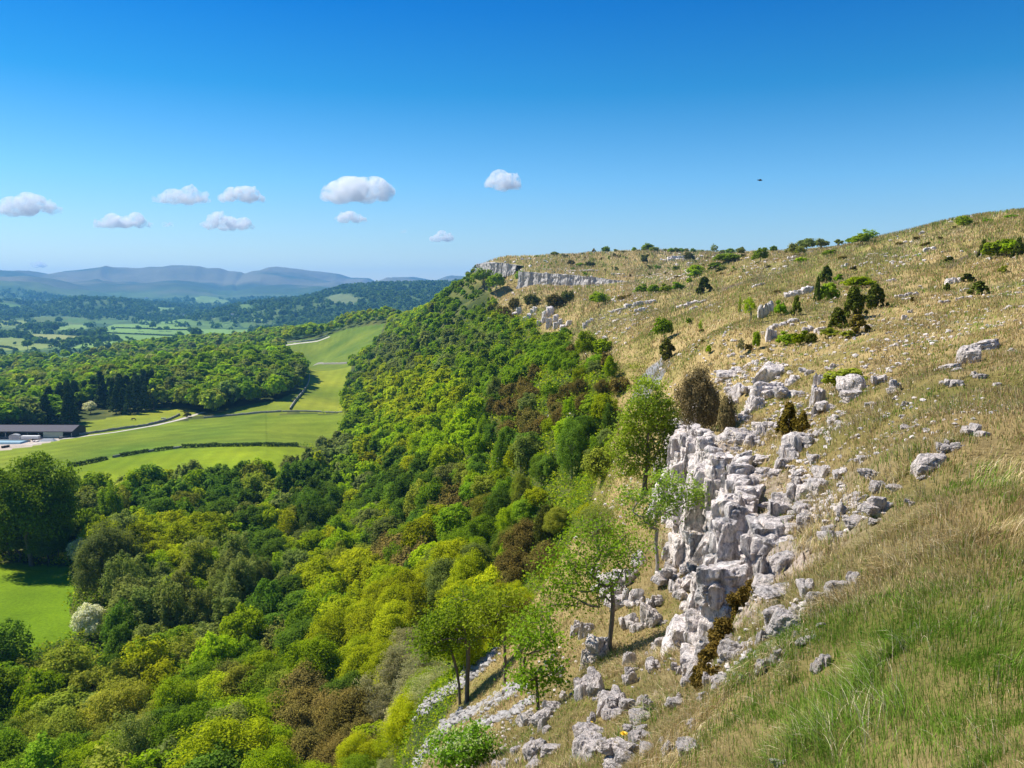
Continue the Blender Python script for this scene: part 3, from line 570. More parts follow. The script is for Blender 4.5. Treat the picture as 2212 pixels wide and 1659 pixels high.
ok = (u_ > -480) & (u_ < 2300) & (v_ < 1960) & (CAND[:, 1] > 10); ok &= seen(CAND[:, 0], CAND[:, 1], z_ + 11)
for su, sv in ((162, 1180), (198, 1345), (228, 1215), (1235, 960), (195, 885)): ok &= ~((np.abs(u_ - su) < 42) & (v_ - sv > -25) & (v_ - sv < 75) & (r_ < 620))
ok &= ~((u_ < 168) & (v_ > 1225) & (v_ < 1412) & (r_ < 260))
CAND, z_, u_, v_, r_ = CAND[ok], z_[ok], u_[ok], v_[ok], r_[ok]
inview = (u_ > -20) & (u_ < 2232) & (v_ < 1690)
KIND = []; edge = CU + F * np.tan(np.arctan2(CAND[:, 0], CAND[:, 1])) * math.cos(P) - edge_r2u(r_)
for i in range(len(CAND)):
    kd, cl = pick(u_[i], v_[i]); s = rng.uniform(.72, 1.18)
    near_edge = -edge[i] * r_[i] / F                                # metres below the open hillside
    s *= (.38 + .62 * min(1, max(0, near_edge / 45))) if r_[i] < 760 else 1
    if 95 < u_[i] < 335 and 770 < v_[i] < 915 and r_[i] < 650 and rng.random() < .8: kd, cl, s = 'conifer', 'cdark', rng.uniform(1.0, 1.4)
    elif r_[i] > 480 and u_[i] < 680: s *= 1.5 if kd == 'broad' else 1.4
    if kd == 'yew': s *= 1.35
    KIND.append((kd, cl, s))
order = sorted(range(len(CAND)), key=lambda i: (not inview[i], -KIND[i][2] / r_[i])); used = {}; rest = []
LIMIT = {'broad': 290, 'birch': 90, 'sparse': 110, 'yew': 110, 'conifer': 40}
for i in order:
    kd, cl, s = KIND[i]
    if inview[i] and used.get(kd, 0) < LIMIT[kd]:
        used[kd] = used.get(kd, 0) + 1
        make_tree(KNAME[kd], kd, CAND[i, 0], CAND[i, 1], s, cl, group=KGROUP[kd], desc=KDESC[kd].format(CWORD[cl]), sx=rng.uniform(.9, 1.12), sz=rng.uniform(.85, 1.15))
    else: rest.append(i)
def low_crown(kind, n, leaf, g, tall=9.5):
    R = (3.7, 3.7, 3.6) if kind != 'conifer' else (2.8, 2.8, 7); C = unit(g.normal(size=(n, 3))); C[:, 2] = np.abs(C[:, 2] + .25) * .95
    N = unit(C + .35 * g.normal(size=C.shape) + [0, 0, .2]); q = C * g.uniform(.72, 1.08, (n, 1)) * R + [0, 0, 5.2 if kind != 'conifer' else 7]; return cards(q, N, leaf * g.uniform(.8, 1.3, n), g)
def merge_trees(name, items, label):
    Vs, Cs = [], []; g = np.random.default_rng(5); lib = {}
    for (x, y, z, kd, cl, s, r) in items:
        far_ = r > 700; key = (kd if not far_ else ('conifer' if kd == 'conifer' else 'low'), 9 if r < 80 and kd != 'conifer' else 1 if r < 200 else 2 if r < 330 else 3 if not far_ else 4 if r < 1050 else 5, int(g.integers(3)))
        if key not in lib:
            lib[key] = (proto(kd, key[1], key[2] % NSEED[kd])[2][0] if not far_ else low_crown(kd, 190 if key[1] == 4 else 80, 1.5 if key[1] == 4 else 2.4, g)[0])
        V = lib[key]; a = g.random() * 6.28; ca, sa = math.cos(a), math.sin(a); S = s * np.array([1, 1, g.uniform(.85, 1.15)])
        W = V * S; W = np.stack([W[:, 0] * ca - W[:, 1] * sa + x, W[:, 0] * sa + W[:, 1] * ca + y, W[:, 2] + z], 1); Vs.append(W.astype(np.float32))
        c = np.array(jcol(cl, g)[:3]); lv = g.uniform(.75, 1.25, len(V) // 4); Cs.append((np.repeat(lv, 4)[:, None] * c).astype(np.float32))
    V = np.concatenate(Vs); return tag(obj(name, mesh(name, V, np.arange(len(V)).reshape(-1, 4), M_LEAFA, np.concatenate(Cs))), label=label, cat='woodland', kind='stuff')
merge_trees('woodland', [(CAND[i, 0], CAND[i, 1], z_[i], *KIND[i], r_[i]) for i in rest], 'unbroken mixed green woodland over the scarp, the hill and the valley behind')
# undergrowth between the trunks
def scatter_cards(name, X, Y, S, cols, lift, label, per=7, cat='undergrowth', squash=.7):
    g = np.random.default_rng(9); n = len(X); Z = H(X, Y)
    C = np.stack([X, Y, Z + lift * S], 1)[:, None] + g.normal(size=(n, per, 3)) * (S[:, None, None] * np.array([.8, .8, .45])); C = C.reshape(-1, 3); N = unit(g.normal(size=C.shape) + [0, 0, 1.2])
    V, Fq = cards(C, N, np.repeat(S, per) * g.uniform(.35, .8, len(C)) * squash, g); cc = cols[g.integers(len(cols), size=n)]
    cc = np.repeat(cc, per * 4, 0) * np.repeat(g.uniform(.7, 1.3, n * per), 4)[:, None]
    return tag(obj(name, mesh(name, V, Fq, M_LEAFA, cc)), label=label, cat=cat, kind='stuff')
ph = rng.uniform(-.62, .3, 90000); rr = np.exp(rng.uniform(math.log(30), math.log(520), 90000)); X, Y = rr * np.sin(ph), rr * np.cos(ph)
k = open_hill(X, Y, 6) < .55
for poly in FIELDS.values(): k &= ~pip(X, Y, poly)
k &= ~((rr > 330) & (X < -120))
X, Y, rr = X[k], Y[k], rr[k]
scatter_cards('undergrowth', X, Y, np.clip(rr * .0055, .25, 1.6), np.array([COLS['mid'], COLS['lime'], COLS['dark'], COLS['yellow'], COLS['bronze']]), .8, 'low tangled green undergrowth beneath the woodland trees', 8)
# far woods, hedgerow trees and copses in the haze
N_ = 26000; ph = rng.uniform(-.62, .12, N_); rr = np.exp(rng.uniform(math.log(1500), math.log(7200), N_)); X, Y = rr * np.sin(ph), rr * np.cos(ph); Z = H(X, Y)
dens = np.where(Z > -112, .95, sm(.18, .5, fbm2(X / 260, Y / 330, 3, 71)) + .06); k = rng.random(N_) < dens
for poly, c_ in FARP:
    if len(poly) > 2: k &= ~pip(X, Y, poly)
X, Y, Z, rr = X[k], Y[k], Z[k], rr[k]; per = 12
s_ = 5.5 * rng.uniform(.7, 1.4, len(X)) * (1 + rr / 9000); D = unit(rng.normal(size=(len(X), per, 3))); D[..., 2] = np.abs(D[..., 2])
C = np.stack([X, Y, Z], 1)[:, None] + D * s_[:, None, None] * [1, 1, 1.7]; V, Fq = cards(C.reshape(-1, 3), unit(D + .3 * rng.normal(size=D.shape)).reshape(-1, 3), np.repeat(s_ * 1.0, per), rng)
cc = np.array([[.06, .12, .04], [.08, .15, .04], [.05, .10, .04], [.11, .18, .05]])[rng.integers(4, size=len(X))]
tag(obj('distant_woodland', mesh('distant_woodland', V, Fq, M_LEAFA, np.repeat(cc, per * 4, 0))), label='blue green woods and hedgerow trees across the far valley floor and lower hills', cat='woodland', kind='stuff')
def make_field_tree(u, v, w, dark='dark'):
    p = hit(u, v); 
    if p is None: return
    s = max(w * p[1] / F / 7.4, .5); make_tree('hedgerow_tree', 'broad', p[0], p[1], s, dark, group='lone trees in the far valley fields', desc='distant dark field tree', lod=3, cat='tree')
for a in [(220, 728, 16), (150, 742, 10), (12, 705, 8), (35, 704, 8), (74, 700, 8), (103, 702, 8), (126, 700, 12), (300, 716, 10), (330, 712, 12), (275, 734, 6), (410, 722, 12), (388, 738, 16), (425, 735, 22), (463, 728, 8), (505, 724, 8), (540, 722, 10), (245, 716, 8), (345, 716, 8), (360, 716, 9), (60, 755, 16), (120, 720, 16), (32, 746, 6)]: make_field_tree(*a)

# ------------------------------------------------------------------ rock
def ico(sub):
    bm = bmesh.new(); bmesh.ops.create_icosphere(bm, subdivisions=sub, radius=1); V = np.array([v.co[:] for v in bm.verts]); Fc = np.array([[v.index for v in f.verts] for f in bm.faces]); bm.free(); return unit(V), Fc
ICO = {k: ico(k) for k in (2, 3, 4, 5)}
def block(g, sub, dims=(1, 1, 1), npl=13, rough_=.05):
    D, Fc = ICO[sub]; N = [unit(np.array(q, float) + g.normal(size=3) * .16) for q in ((1, 0, 0), (-1, 0, 0), (0, 1, 0), (0, -1, 0), (0, 0, 1), (0, 0, -1))] + list(unit(g.normal(size=(npl, 3))))
    h = np.array([g.uniform(.6, .85) for _ in range(6)] + [g.uniform(.72, 1.15) for _ in range(npl)]); dt = D @ np.array(N).T; q = np.where(dt > .05, h / np.maximum(dt, .05), 9); q.sort(axis=1)
    r = q[:, 0] - .06 * np.exp(-(q[:, 1] - q[:, 0]) / .05); V = D * r[:, None]; o = g.random(3) * 40
    for s_, a_ in ((2.2, .10), (5, .055), (11, .03)): V = V + D * (rough_ / .05 * a_ * n3(V * s_ * np.array([1, 1, .6]) + o, 3))[:, None]
    V = V - D * (.07 * np.clip(n3(V * [7, 7, 1.5] + o, 9) - .35, 0, 1))[:, None]
    V = V - D * (.07 * np.exp(-(n3(V * [2.6, 2.6, 1.4] + o, 12) / .07) ** 2) + .05 * np.exp(-(n3(V * [1.8, 1.8, 4.2] + o, 13) / .08) ** 2))[:, None]
    return V * np.array(dims), Fc
ROCKP = {}
def rock_proto(kind, k, sub):
    key = (kind, k, sub)
    if key in ROCKP: return ROCKP[key]
    g = np.random.default_rng(k * 17 + sub + {'single': 0, 'split': 100, 'pillar': 200, 'slab': 300}[kind])
    if kind == 'single': parts = [block(g, sub, (1, 1, 1))]
    elif kind == 'slab': parts = [block(g, sub, (1, 1, 1)), *[(v * .45 + [g.uniform(-.8, .8), g.uniform(-.6, .6), -.15], f) for v, f in [block(g, max(sub - 1, 2)) for _ in range(2)]]]
    elif kind == 'pillar':
        parts = []
        for i in range(5): v, f = block(g, sub if i < 2 else max(sub - 1, 3), (g.uniform(.35, .6), g.uniform(.4, .7), g.uniform(.5, .95))); parts.append((v + [g.uniform(-.5, .5), g.uniform(-.35, .35), g.uniform(-.35, .15)], f))
    else:
        parts = []
        for i in range(7):
            v, f = block(g, max(sub - 1, 2) if i > 1 else sub, g.uniform(.28, .62, 3)); a = g.random() * 6.28; q = g.uniform(.15, .72); parts.append((v + [math.cos(a) * q, math.sin(a) * q * .7, g.uniform(-.4, .3)], f))
    V, Fc = join(parts); me = mesh('limestone_' + kind, V, Fc, M_ROCK, smooth=False); ROCKP[key] = me; return me
def rock(u, v, w, h, kind=None, name='rock', desc=None, grp='limestone rocks on the slope', sink=.27, deep=.8, g=rng):
    """u, v: centre as seen; w, h: size as seen (display px)"""
    p = hit(u, v + h * .42)
    if p is None: return
    Y = p[1]; W_, H_ = w * Y / F, h * Y / F
    kind = kind or ('pillar' if h > 1.35 * w else 'slab' if w > 2.0 * h else g.choice(['single', 'split', 'split']))
    px = max(w, h) * .46; sub = 5 if px > 26 else 4 if px > 9 else 3; k = int(g.integers(5 if kind in ('single', 'split') else 4))
    hz = H_ * (.62 if kind != 'slab' else .8); o = obj(name, rock_proto(kind, k, sub), loc=(p[0], p[1] + W_ * .25, p[2] + hz * (1 - 2 * sink) * .5), rot=(g.normal() * .14, g.normal() * .14, g.random() * 6.28 if kind in ('single', 'split') else g.normal() * .5),
        scale=(W_ * .92, W_ * .92 * deep, hz * 1.45))
    size = 'huge' if px > 40 else 'big' if px > 20 else 'middling' if px > 10 else 'small'
    tag(o, cat='rock', group=grp); reg(o, (p[0], p[1], p[2]), desc or (size + ' ' + {'pillar': 'upright', 'slab': 'flat', 'single': 'blocky', 'split': 'fissured'}[kind] + ' rock'), grp, hz * .5)
    return o
def rocks(s, ox, oy, k):
    for t in s.split(';'):
        a = t.split(',')
        if len(a) < 4: continue
        x, y, w, h = [float(q) for q in a[:4]]; rock(ox + k * x, oy + k * y, k * w, k * h)
Z7 = """470,240,50,60;545,205,110,70;540,320,80,120;630,310,110,60;745,215,100,110;740,320,150,120;870,240,90,100;860,330,100,90;975,210,80,40;1025,250,50,100;1020,350,80,130;1085,390,120,110;1010,430,40,100;1240,290,120,120;1225,350,90,60;1385,250,90,80;1480,300,80,90;1105,180,50,50;1090,235,40,40;1165,455,60,30;1115,490,80,60;1050,550,70,60;980,610,90,70;910,620,130,100;870,690,50,80;815,730,80,100;700,520,90,70;640,610,100,70;600,460,80,70;620,400,60,80;560,590,120,70;500,600,90,60;440,620,60,60;520,480,80,80;300,440,70,70;290,490,60,110;330,600,60,70;215,620,80,160;230,720,70,130;250,800,80,130;
390,780,120,170;445,800,100,160;460,890,110,120;510,810,80,110;570,840,120,110;540,970,100,180;440,990,110,140;350,990,80,180;350,1100,110,190;450,1080,120,130;560,1110,120,110;590,1170,90,100;635,1130,90,120;470,1190,100,100;400,1220,110,140;480,1310,110,170;440,1450,120,170;400,1530,90,80;700,1240,110,200;730,1350,110,180;650,1310,80,130;830,1310,120,100;690,810,150,100;640,860,110,90;750,790,110,70;660,740,60,45;590,740,80,45;600,620,70,50;560,660,60,40;
920,800,100,70;900,850,60,70;940,910,140,120;1040,880,110,90;970,1000,130,130;950,1080,90,80;1040,780,100,120;1150,800,110,70;1000,720,60,45;1340,810,90,35;1230,920,120,100;1160,1010,70,80;1400,990,150,100;1360,1080,80,45;1110,1160,120,100;1240,1090,90,35;740,1070,80,55;830,1080,70,45;860,1130,130,70;770,990,90,30;1380,880,60,60;1570,975,60,35;1480,890,60,25;
1685,740,140,100;1760,640,90,80;1810,650,70,45;1920,550,120,80;1545,540,60,30;1885,120,90,110;1995,75,150,55;1830,200,50,35;1915,225,45,35;1800,190,90,30;1815,280,80,50;1970,245,60,25;2150,95,70,35;1540,400,40,22;1340,400,70,45;1650,820,60,30;2060,290,40,20;1290,720,60,25"""
Z8 = """480,90,100,140;440,200,110,180;360,300,70,70;340,380,90,90;340,460,90,90;720,140,130,80;820,180,210,120;950,160,120,140;1070,230,140,140;1150,180,110,100;1240,120,90,90;760,340,90,80;850,400,160,120;900,320,100,90;710,450,70,120;540,540,140,120;500,480,50,90;470,560,60,60;700,610,90,120;780,580,80,90;1060,570,110,140;950,480,90,45;1045,385,40,45;440,720,160,100;380,720,70,110;300,620,70,70;290,960,70,50;270,1110,100,90;30,850,60,100;30,1120,80,70;250,340,50,100;150,110,120,90;220,440,60,90;800,1190,70,50;600,700,60,50"""
Z6 = """1050,610,110,80;960,650,80,50;1150,700,100,120;1230,760,90,100;1280,720,60,70;1370,560,120,80;1440,550,60,60;1190,480,60,80;1170,520,60,40;1150,570,50,60;820,870,70,120;880,870,70,130;970,980,130,150;880,1040,60,120;1130,1060,70,90;1120,1140,80,120;1160,1290,100,130;1230,1300,60,120;1020,1320,70,110;905,1380,50,90;900,1460,110,90;900,1545,130,140;985,1530,60,70;810,1600,60,100;1110,1600,220,150;1180,1510,80,70;1470,1540,100,60;680,1310,80,110;635,1400,50,120;570,1530,45,100;590,1600,50,60;490,1560,60,60;600,1650,70,30;420,1630,80,80;550,1380,70,80;770,1250,50,50;920,1190,60,70;960,1240,40,60;750,1110,45,60;1200,1440,50,40"""
rocks(Z7.replace('\n', ''), 1388.2, 721.9, .3724); rocks(Z8, 1388.2, 1203.1, .3724); rocks(Z6, 925.5, 1018, .3861)
for ln_, wd_, nq_ in (([(1375, 1290), (1440, 1400), (1500, 1500)], 70, 16), ([(1270, 1480), (1350, 1540), (1420, 1640)], 90, 16), ([(1440, 1130), (1470, 1230), (1500, 1330)], 40, 12), ([(1280, 1230), (1350, 1290)], 50, 7), ([(1560, 880), (1700, 900), (1800, 960)], 70, 12), ([(1640, 1060), (1800, 1120)], 60, 10), ([(1200, 1560), (1130, 1640)], 50, 5)):
    seg_ = np.array(ln_, float)
    for q_ in range(nq_):
        tq = rng.random() * (len(seg_) - 1); iq = int(tq); c_ = seg_[iq] + (seg_[iq + 1] - seg_[iq]) * (tq - iq) + rng.normal(size=2) * wd_ * .35; wq = rng.uniform(13, 40); rock(c_[0], c_[1], wq, wq * rng.uniform(.5, 1.5))
# outcrops farther off, one thing each
def outcrop(lumps, desc, ox=0, oy=0, k=1.0):
    """an outcrop and its blocks, each block a part"""
    g = np.random.default_rng(len(lumps) + int(lumps[0][0])); L_ = []
    for (x, y, w, h) in lumps:
        u, v = ox + k * x, oy + k * y; p = hit(u, v + k * h * .4)
        if p is not None: L_.append((p, k * w * p[1] / F, k * h * p[1] / F, w / max(h, 1)))
    c = L_[0][0]; o = obj('rock_outcrop', None, loc=c); o.empty_display_size = .3
    for p, W_, H_, asp in L_:
        nq = int(max(2, min(6, asp * 2))); parts = []
        for q in range(nq):
            V, Fc = block(g, 3, (1, 1, 1), 10); s_ = g.uniform(.6, 1.0); sw = W_ * .62 / nq ** .6 * s_; V = V * [sw, sw * .75, H_ * .55 * s_]; xo = ((q + .5) / nq - .5) * W_ * .85
            zz = Hs(p[0] + xo, p[1]); parts.append((V + [p[0] + xo - c[0], p[1] - c[1] + g.uniform(-.1, .1) * W_, zz + H_ * .22 - c[2]], Fc))
        V, Fc = join(parts); obj('block', mesh('block', V, Fc, M_ROCK), o)
    tag(o, cat='outcrop', group='limestone outcrops on the far slope'); reg(o, c, desc, '', 1); return o
Z4 = dict(ox=1018, oy=518.3, k=.2929)
outcrop([(340, 530, 80, 75), (410, 560, 70, 80), (460, 510, 60, 70), (520, 590, 90, 80), (560, 530, 100, 110), (600, 580, 110, 120), (640, 600, 90, 110), (700, 620, 100, 80)], 'jagged pale crag rising out of the trees', **Z4)
outcrop([(90, 510, 40, 45), (150, 570, 50, 55), (110, 605, 35, 35)], 'small pale crag tip showing between scarp trees', **Z4)
outcrop([(1160, 480, 60, 55), (1230, 460, 90, 60), (1330, 450, 80, 45), (1240, 510, 90, 50), (1080, 515, 120, 30), (1340, 515, 70, 30)], 'broad broken grey outcrop on the dry slope', **Z4)
outcrop([(1540, 490, 60, 45), (1620, 465, 120, 50), (1700, 450, 70, 35), (1640, 500, 60, 30)], 'rounded heap of pale weathered blocks', **Z4)
outcrop([(840, 620, 40, 80), (875, 590, 60, 50), (960, 580, 60, 18)], 'narrow grey crag at the wood edge', **Z4)
outcrop([(1130, 680, 40, 20), (1200, 620, 50, 25), (1160, 650, 40, 30), (1280, 580, 60, 16)], 'low scattered ledge of pale stones', **Z4)
outcrop([(700, 600, 70, 130), (735, 585, 50, 110)], 'upright grey limestone tower', 1388, 444, .3724)
outcrop([(735, 740, 45, 110), (765, 735, 40, 90), (820, 680, 160, 40)], 'split grey tower with a rubble top', 1388, 444, .3724)
outcrop([(960, 710, 70, 55), (1030, 715, 80, 50)], 'low rubble bank of pale stones', 1388, 444, .3724)
outcrop([(910, 497, 180, 60), (850, 505, 60, 30)], 'smooth white tilted limestone slab', 1388, 444, .3724)
outcrop([(670, 458, 90, 22)], 'thin pale ledge in the turf', 1388, 444, .3724)
outcrop([(1790, 432, 70, 50), (1830, 430, 50, 45)], 'pale knobbly outcrop in open grass', 1388, 444, .3724)
outcrop([(1490, 520, 60, 40), (1560, 510, 80, 35), (1530, 540, 70, 25)], 'spread of flat pale stones', 1388, 444, .3724)
outcrop([(1440, 432, 60, 30)], 'single pale ledge on the open hillside', 1388, 444, .3724)
outcrop([(1520, 640, 40, 55), (1550, 610, 30, 30)], 'small upright pale outcrop', 1388, 444, .3724)
outcrop([(1535, 752, 40, 35)], 'lone white stone standing in grass', 1388, 444, .3724)
outcrop([(1750, 555, 70, 30), (1840, 535, 50, 22), (1870, 485, 60, 18)], 'line of flat pale stones', 1388, 444, .3724)
outcrop([(1340, 700, 60, 20)], 'flat pale stones at the foot of the juniper', 1388, 444, .3724)
outcrop([(1430, 735, 40, 16)], 'small flat pale stone', 1388, 444, .3724)
outcrop([(1170, 345, 50, 35), (1285, 335, 60, 25), (1220, 360, 40, 18)], 'pale broken stones high on the hill', 1388, 444, .3724)
outcrop([(1660, 250, 70, 30), (1590, 285, 60, 18), (1520, 295, 50, 14), (1400, 280, 50, 12)], 'stepped line of pale stones under the skyline', 1388, 444, .3724)
outcrop([(200, 300, 120, 35), (160, 315, 90, 20)], 'broad white pavement on the plateau', 1388, 444, .3724)
outcrop([(60, 405, 90, 16), (200, 415, 120, 16), (100, 430, 120, 10)], 'long thin pale ledge on the plateau', 1388, 444, .3724)
outcrop([(870, 300, 60, 30), (960, 270, 100, 26), (1120, 245, 110, 16)], 'pale rocks under the windblown trees', 1388, 444, .3724)
outcrop([(570, 215, 90, 12), (620, 228, 60, 8)], 'thin white pavement behind the far cliff', **Z4)
outcrop([(820, 225, 260, 14), (1080, 250, 120, 24), (1120, 268, 90, 10)], 'long stepped white pavement on the plateau', **Z4)
outcrop([(1370, 265, 80, 20), (1250, 262, 90, 10), (1450, 297, 140, 7), (1580, 275, 90, 16)], 'stepped pale pavement behind the cliff band', **Z4)
outcrop([(1510, 140, 140, 40)], 'white rock patch near the skyline', **Z4)
outcrop([(495, 185, 30, 12)], 'lone pale stone on the cliff top turf', **Z4)
# rocks in the gully through the woods
outcrop([(1095, 975, 60, 12), (1075, 1000, 26, 22), (1100, 960, 30, 12)], 'pale broken rock in the wooded gully')
outcrop([(1180, 915, 70, 12), (1165, 925, 40, 10), (1230, 897, 30, 10)], 'pale ledge at the top of the wooded gully')
outcrop([(1040, 1155, 40, 14), (1075, 1135, 20, 14)], 'pale rock lip between the scarp bushes')
M_WEATH = simple('weathered_cliff', (.45, .415, .38), .95, .55, .9, .5)
def scarp_face(T, depth, desc, seed):
    """a weathered cliff: buttressed wall following the rim. T: u, v of rim, distance, height in metres"""
    W = np.array([wp(*q[:3]) + (q[3],) for q in T]); seg = np.concatenate([[0], np.cumsum(np.hypot(*np.diff(W[:, :2], axis=0).T))]); L = seg[-1]; nu, nv = int(L / .45), 26; t = np.linspace(0, L, nu)
    X, Y, Z, Hh = [np.interp(t, seg, W[:, i]) for i in range(4)]; dx, dy = np.gradient(X), np.gradient(Y); q = np.hypot(dx, dy); nx, ny = dy / q, -dx / q
    if np.mean(ny) > 0: nx, ny = -nx, -ny
    s = np.linspace(0, 1, nv)[:, None]; col_ = np.floor(t / 2.6 + .8 * n2(t / 3, t * 0, seed)); off = .9 * _h(col_, col_ * 0, col_ * 0, seed)[None] * np.ones((nv, 1)) + .55 * n2(t[None] / .9, s * 4 + 0 * t[None], seed + 1) + .4 * np.round(2 * n2(t[None] / 5 + 0 * s, s * 5, seed + 2)) / 2 + 5.6 * (s * 0 + 1)
    off = off - 1.2 * np.exp(-((t[None] % 9 - 4) / .35) ** 2) + 1.7 * s ** 1.5
    Zt = Z + .35 * n2(t / 1.5, t * 0, seed + 5) + .1; zz = Zt[None] - s * (Hh + 1.5)[None] ; VX = X[None] + nx[None] * (off + .3); VY = Y[None] + ny[None] * (off + .3)
    back = np.stack([X - nx * 3.5, Y - ny * 3.5, H(X - nx * 3.5, Y - ny * 3.5) - .3], -1)[None]; V = np.concatenate([back, np.stack([VX, VY, zz], -1)]); k = np.arange((nv + 1) * nu).reshape(nv + 1, nu)
    V = V.reshape(-1, 3); c = V.mean(0); Fq = np.stack([k[:-1, :-1], k[1:, :-1], k[1:, 1:], k[:-1, 1:]], -1).reshape(-1, 4)
    o = obj('cliff', mesh('cliff', V - c, Fq, M_WEATH), loc=tuple(c)); tag(o, desc, 'cliff'); return o
scarp_face([(a, b_, c, d) for a, b_, c, d in CF1[1:-1]], 3, 'pale grey limestone cliff at the far end of the scarp against the sky', 3)
scarp_face([(a, b_, c, d) for a, b_, c, d in CF2[1:-1]], 3, 'long pale limestone cliff band shrinking to the right along the plateau edge', 4)
def crag_block(g, dims, sub=4):
    """an angular block, bedded and jointed, with its roughness at true scale"""
    D, Fc = ICO[sub]; N = [unit(np.array(q, float) + g.normal(size=3) * .10) for q in ((1, 0, 0), (-1, 0, 0), (0, 1, 0), (0, -1, 0), (0, 0, 1), (0, 0, -1))] + list(unit(g.normal(size=(7, 3))))
    h = np.array([g.uniform(.62, .8) for _ in range(6)] + [g.uniform(.85, 1.15) for _ in range(7)]); dt = D @ np.array(N).T; q = np.where(dt > .05, h / np.maximum(dt, .05), 9).min(1); V = D * q[:, None] * np.array(dims); o = g.random(3) * 50
    V = V + D * (.16 * n3(V * 1.1 + o, 6))[:, None]
    return V + D * (.09 * n3(V * 2.4 + o, 3) + .045 * n3(V * 6 + o, 4) - .09 * np.exp(-(n3(V * [2.3, 2.3, 1.2] + o, 12) / .07) ** 2) - .05 * np.exp(-(n3(V * [1.5, 1.5, 4.5] + o, 13) / .08) ** 2) - .05 * np.clip(n3(V * [9, 9, 2.5] + o, 9) - .3, 0, 1))[:, None], Fc
def near_cliff():
    g = np.random.default_rng(77); W = np.array([(c[0], c[1], c[3]) for c in CLIFF]); seg = np.concatenate([[0], np.cumsum(np.hypot(*np.diff(W[:, :2], axis=0).T))]); c0 = hit(1580, 1130); root = obj('near_cliff', None, loc=c0); root.empty_display_size = .5; t = 9.0
    while t < seg[-1] - 8:
        x, y, h = [np.interp(t, seg, W[:, i]) for i in range(3)]; x2, y2 = [np.interp(t + .5, seg, W[:, i]) for i in range(2)]; dx, dy = x2 - x, y2 - y; q = math.hypot(dx, dy); nx, ny = dy / q, -dx / q
        if h > .8:
            zt, zb = Hs(x - nx * .6, y - ny * .6), Hs(x + nx * 1.7, y + ny * 1.7); zt -= h * .3 * max(0, g.normal()) ; z = zb - .5; parts = []; recess = g.normal() * .34; w = g.uniform(.3, .62)
            while z < zt - .15:
                hb = g.uniform(.5, 1.7) * (.7 + .1 * h); f = (z + hb * .5 - zb) / max(zt - zb, .5); o_ = 1.0 - .95 * min(max(f, 0), 1) + recess + g.normal() * .2; a = math.atan2(ny, nx) + g.normal() * .22; ca, sa = math.cos(a), math.sin(a)
                if z + hb > zt + .25: hb = max(zt + .2 - z, .4)
                if True:
                    V, Fc = crag_block(g, (w * g.uniform(.85, 1.2), w * g.uniform(.9, 1.3), hb * .72), 5); tl = g.normal() * .06
                    parts.append((np.stack([V[:, 0] * ca - V[:, 1] * sa + x + nx * o_ - c0[0] + tl * V[:, 2], V[:, 0] * sa + V[:, 1] * ca + y + ny * o_ - c0[1], V[:, 2] + z + hb * .5 - c0[2]], 1), Fc))
                z += hb * .93
            if parts: V, Fc = join(parts); obj('buttress', mesh('buttress', V, Fc, M_ROCK), root)
        t += w * 1.15 if h > .8 else .6
    tag(root, 'near limestone cliff of tall grey and pale broken blocks facing left', 'cliff')
near_cliff()
# loose stones and scree: nobody could count them
M_SCREE = simple('scree_stone', (.36, .335, .315), .95, .45, 2.2, .3)
def stones(name, X, Y, S, label, cat='stones', m_=None):
    bm = bmesh.new(); bmesh.ops.create_icosphere(bm, subdivisions=1, radius=1); D = np.array([v.co[:] for v in bm.verts]); Fc = np.array([[v.index for v in f.verts] for f in bm.faces]); bm.free(); g = np.random.default_rng(3); n_ = len(X)
    V = D[None] * g.uniform(.6, 1.15, (n_, len(D), 1)) * S[:, None, None] * g.uniform(.6, 1.3, (n_, 1, 3)) * np.array([1, 1, .7]); V = V + np.stack([X, Y, H(X, Y) + S * .25], -1)[:, None]
    Fa = (Fc[None] + np.arange(n_)[:, None, None] * len(D)).reshape(-1, 3); return tag(obj(name, mesh(name, V.reshape(-1, 3), Fa, m_ or M_ROCK)), label=label, cat=cat, kind='stuff')
def along(line, width, n_, g=rng):
    """points strewn along a line seen in the photo"""
    P_ = np.array(line, float); seg = np.concatenate([[0], np.cumsum(np.hypot(*np.diff(P_, axis=0).T))]); t = g.random(n_) * seg[-1]; u = np.interp(t, seg, P_[:, 0]) + g.normal(size=n_) * width * .35; v = np.interp(t, seg, P_[:, 1]) + g.normal(size=n_) * width * .35
    h = [hit(a, b_) for a, b_ in zip(u, v)]; h = [q for q in h if q is not None]; return np.array(h)
sc_pts = np.concatenate([along([(1135, 1476), (1042, 1530), (975, 1560), (925, 1610), (900, 1659)], 16, 800), along([(1157, 1508), (1099, 1547), (1041, 1563), (940, 1640)], 10, 420), along([(1069, 1412), (1003, 1470), (925, 1520), (880, 1560)], 16, 650)])
stones('scree', sc_pts[:, 0], sc_pts[:, 1], sc_pts[:, 1] * rng.uniform(.0015, .0065, len(sc_pts)), 'strips of loose grey scree running down the slope below the trees', 'scree', M_SCREE)
N_ = 15000; ph = rng.uniform(-.12, .62, N_); rr = np.exp(rng.uniform(math.log(16), math.log(760), N_)); X, Y = rr * np.sin(ph), rr * np.cos(ph)
k = (open_hill(X, Y) > .7) & (rng.random(N_) < sm(.05, .7, fbm2(X / (4 + rr * .06), Y / (4 + rr * .06), 3, 55))); X, Y, rr = X[k], Y[k], rr[k]
stones('loose_stones', X, Y, rr * rng.uniform(.0010, .0038, len(X)) * rng.random(len(X)) ** .5 + .02, 'small pale limestone stones strewn through the dry hillside grass')
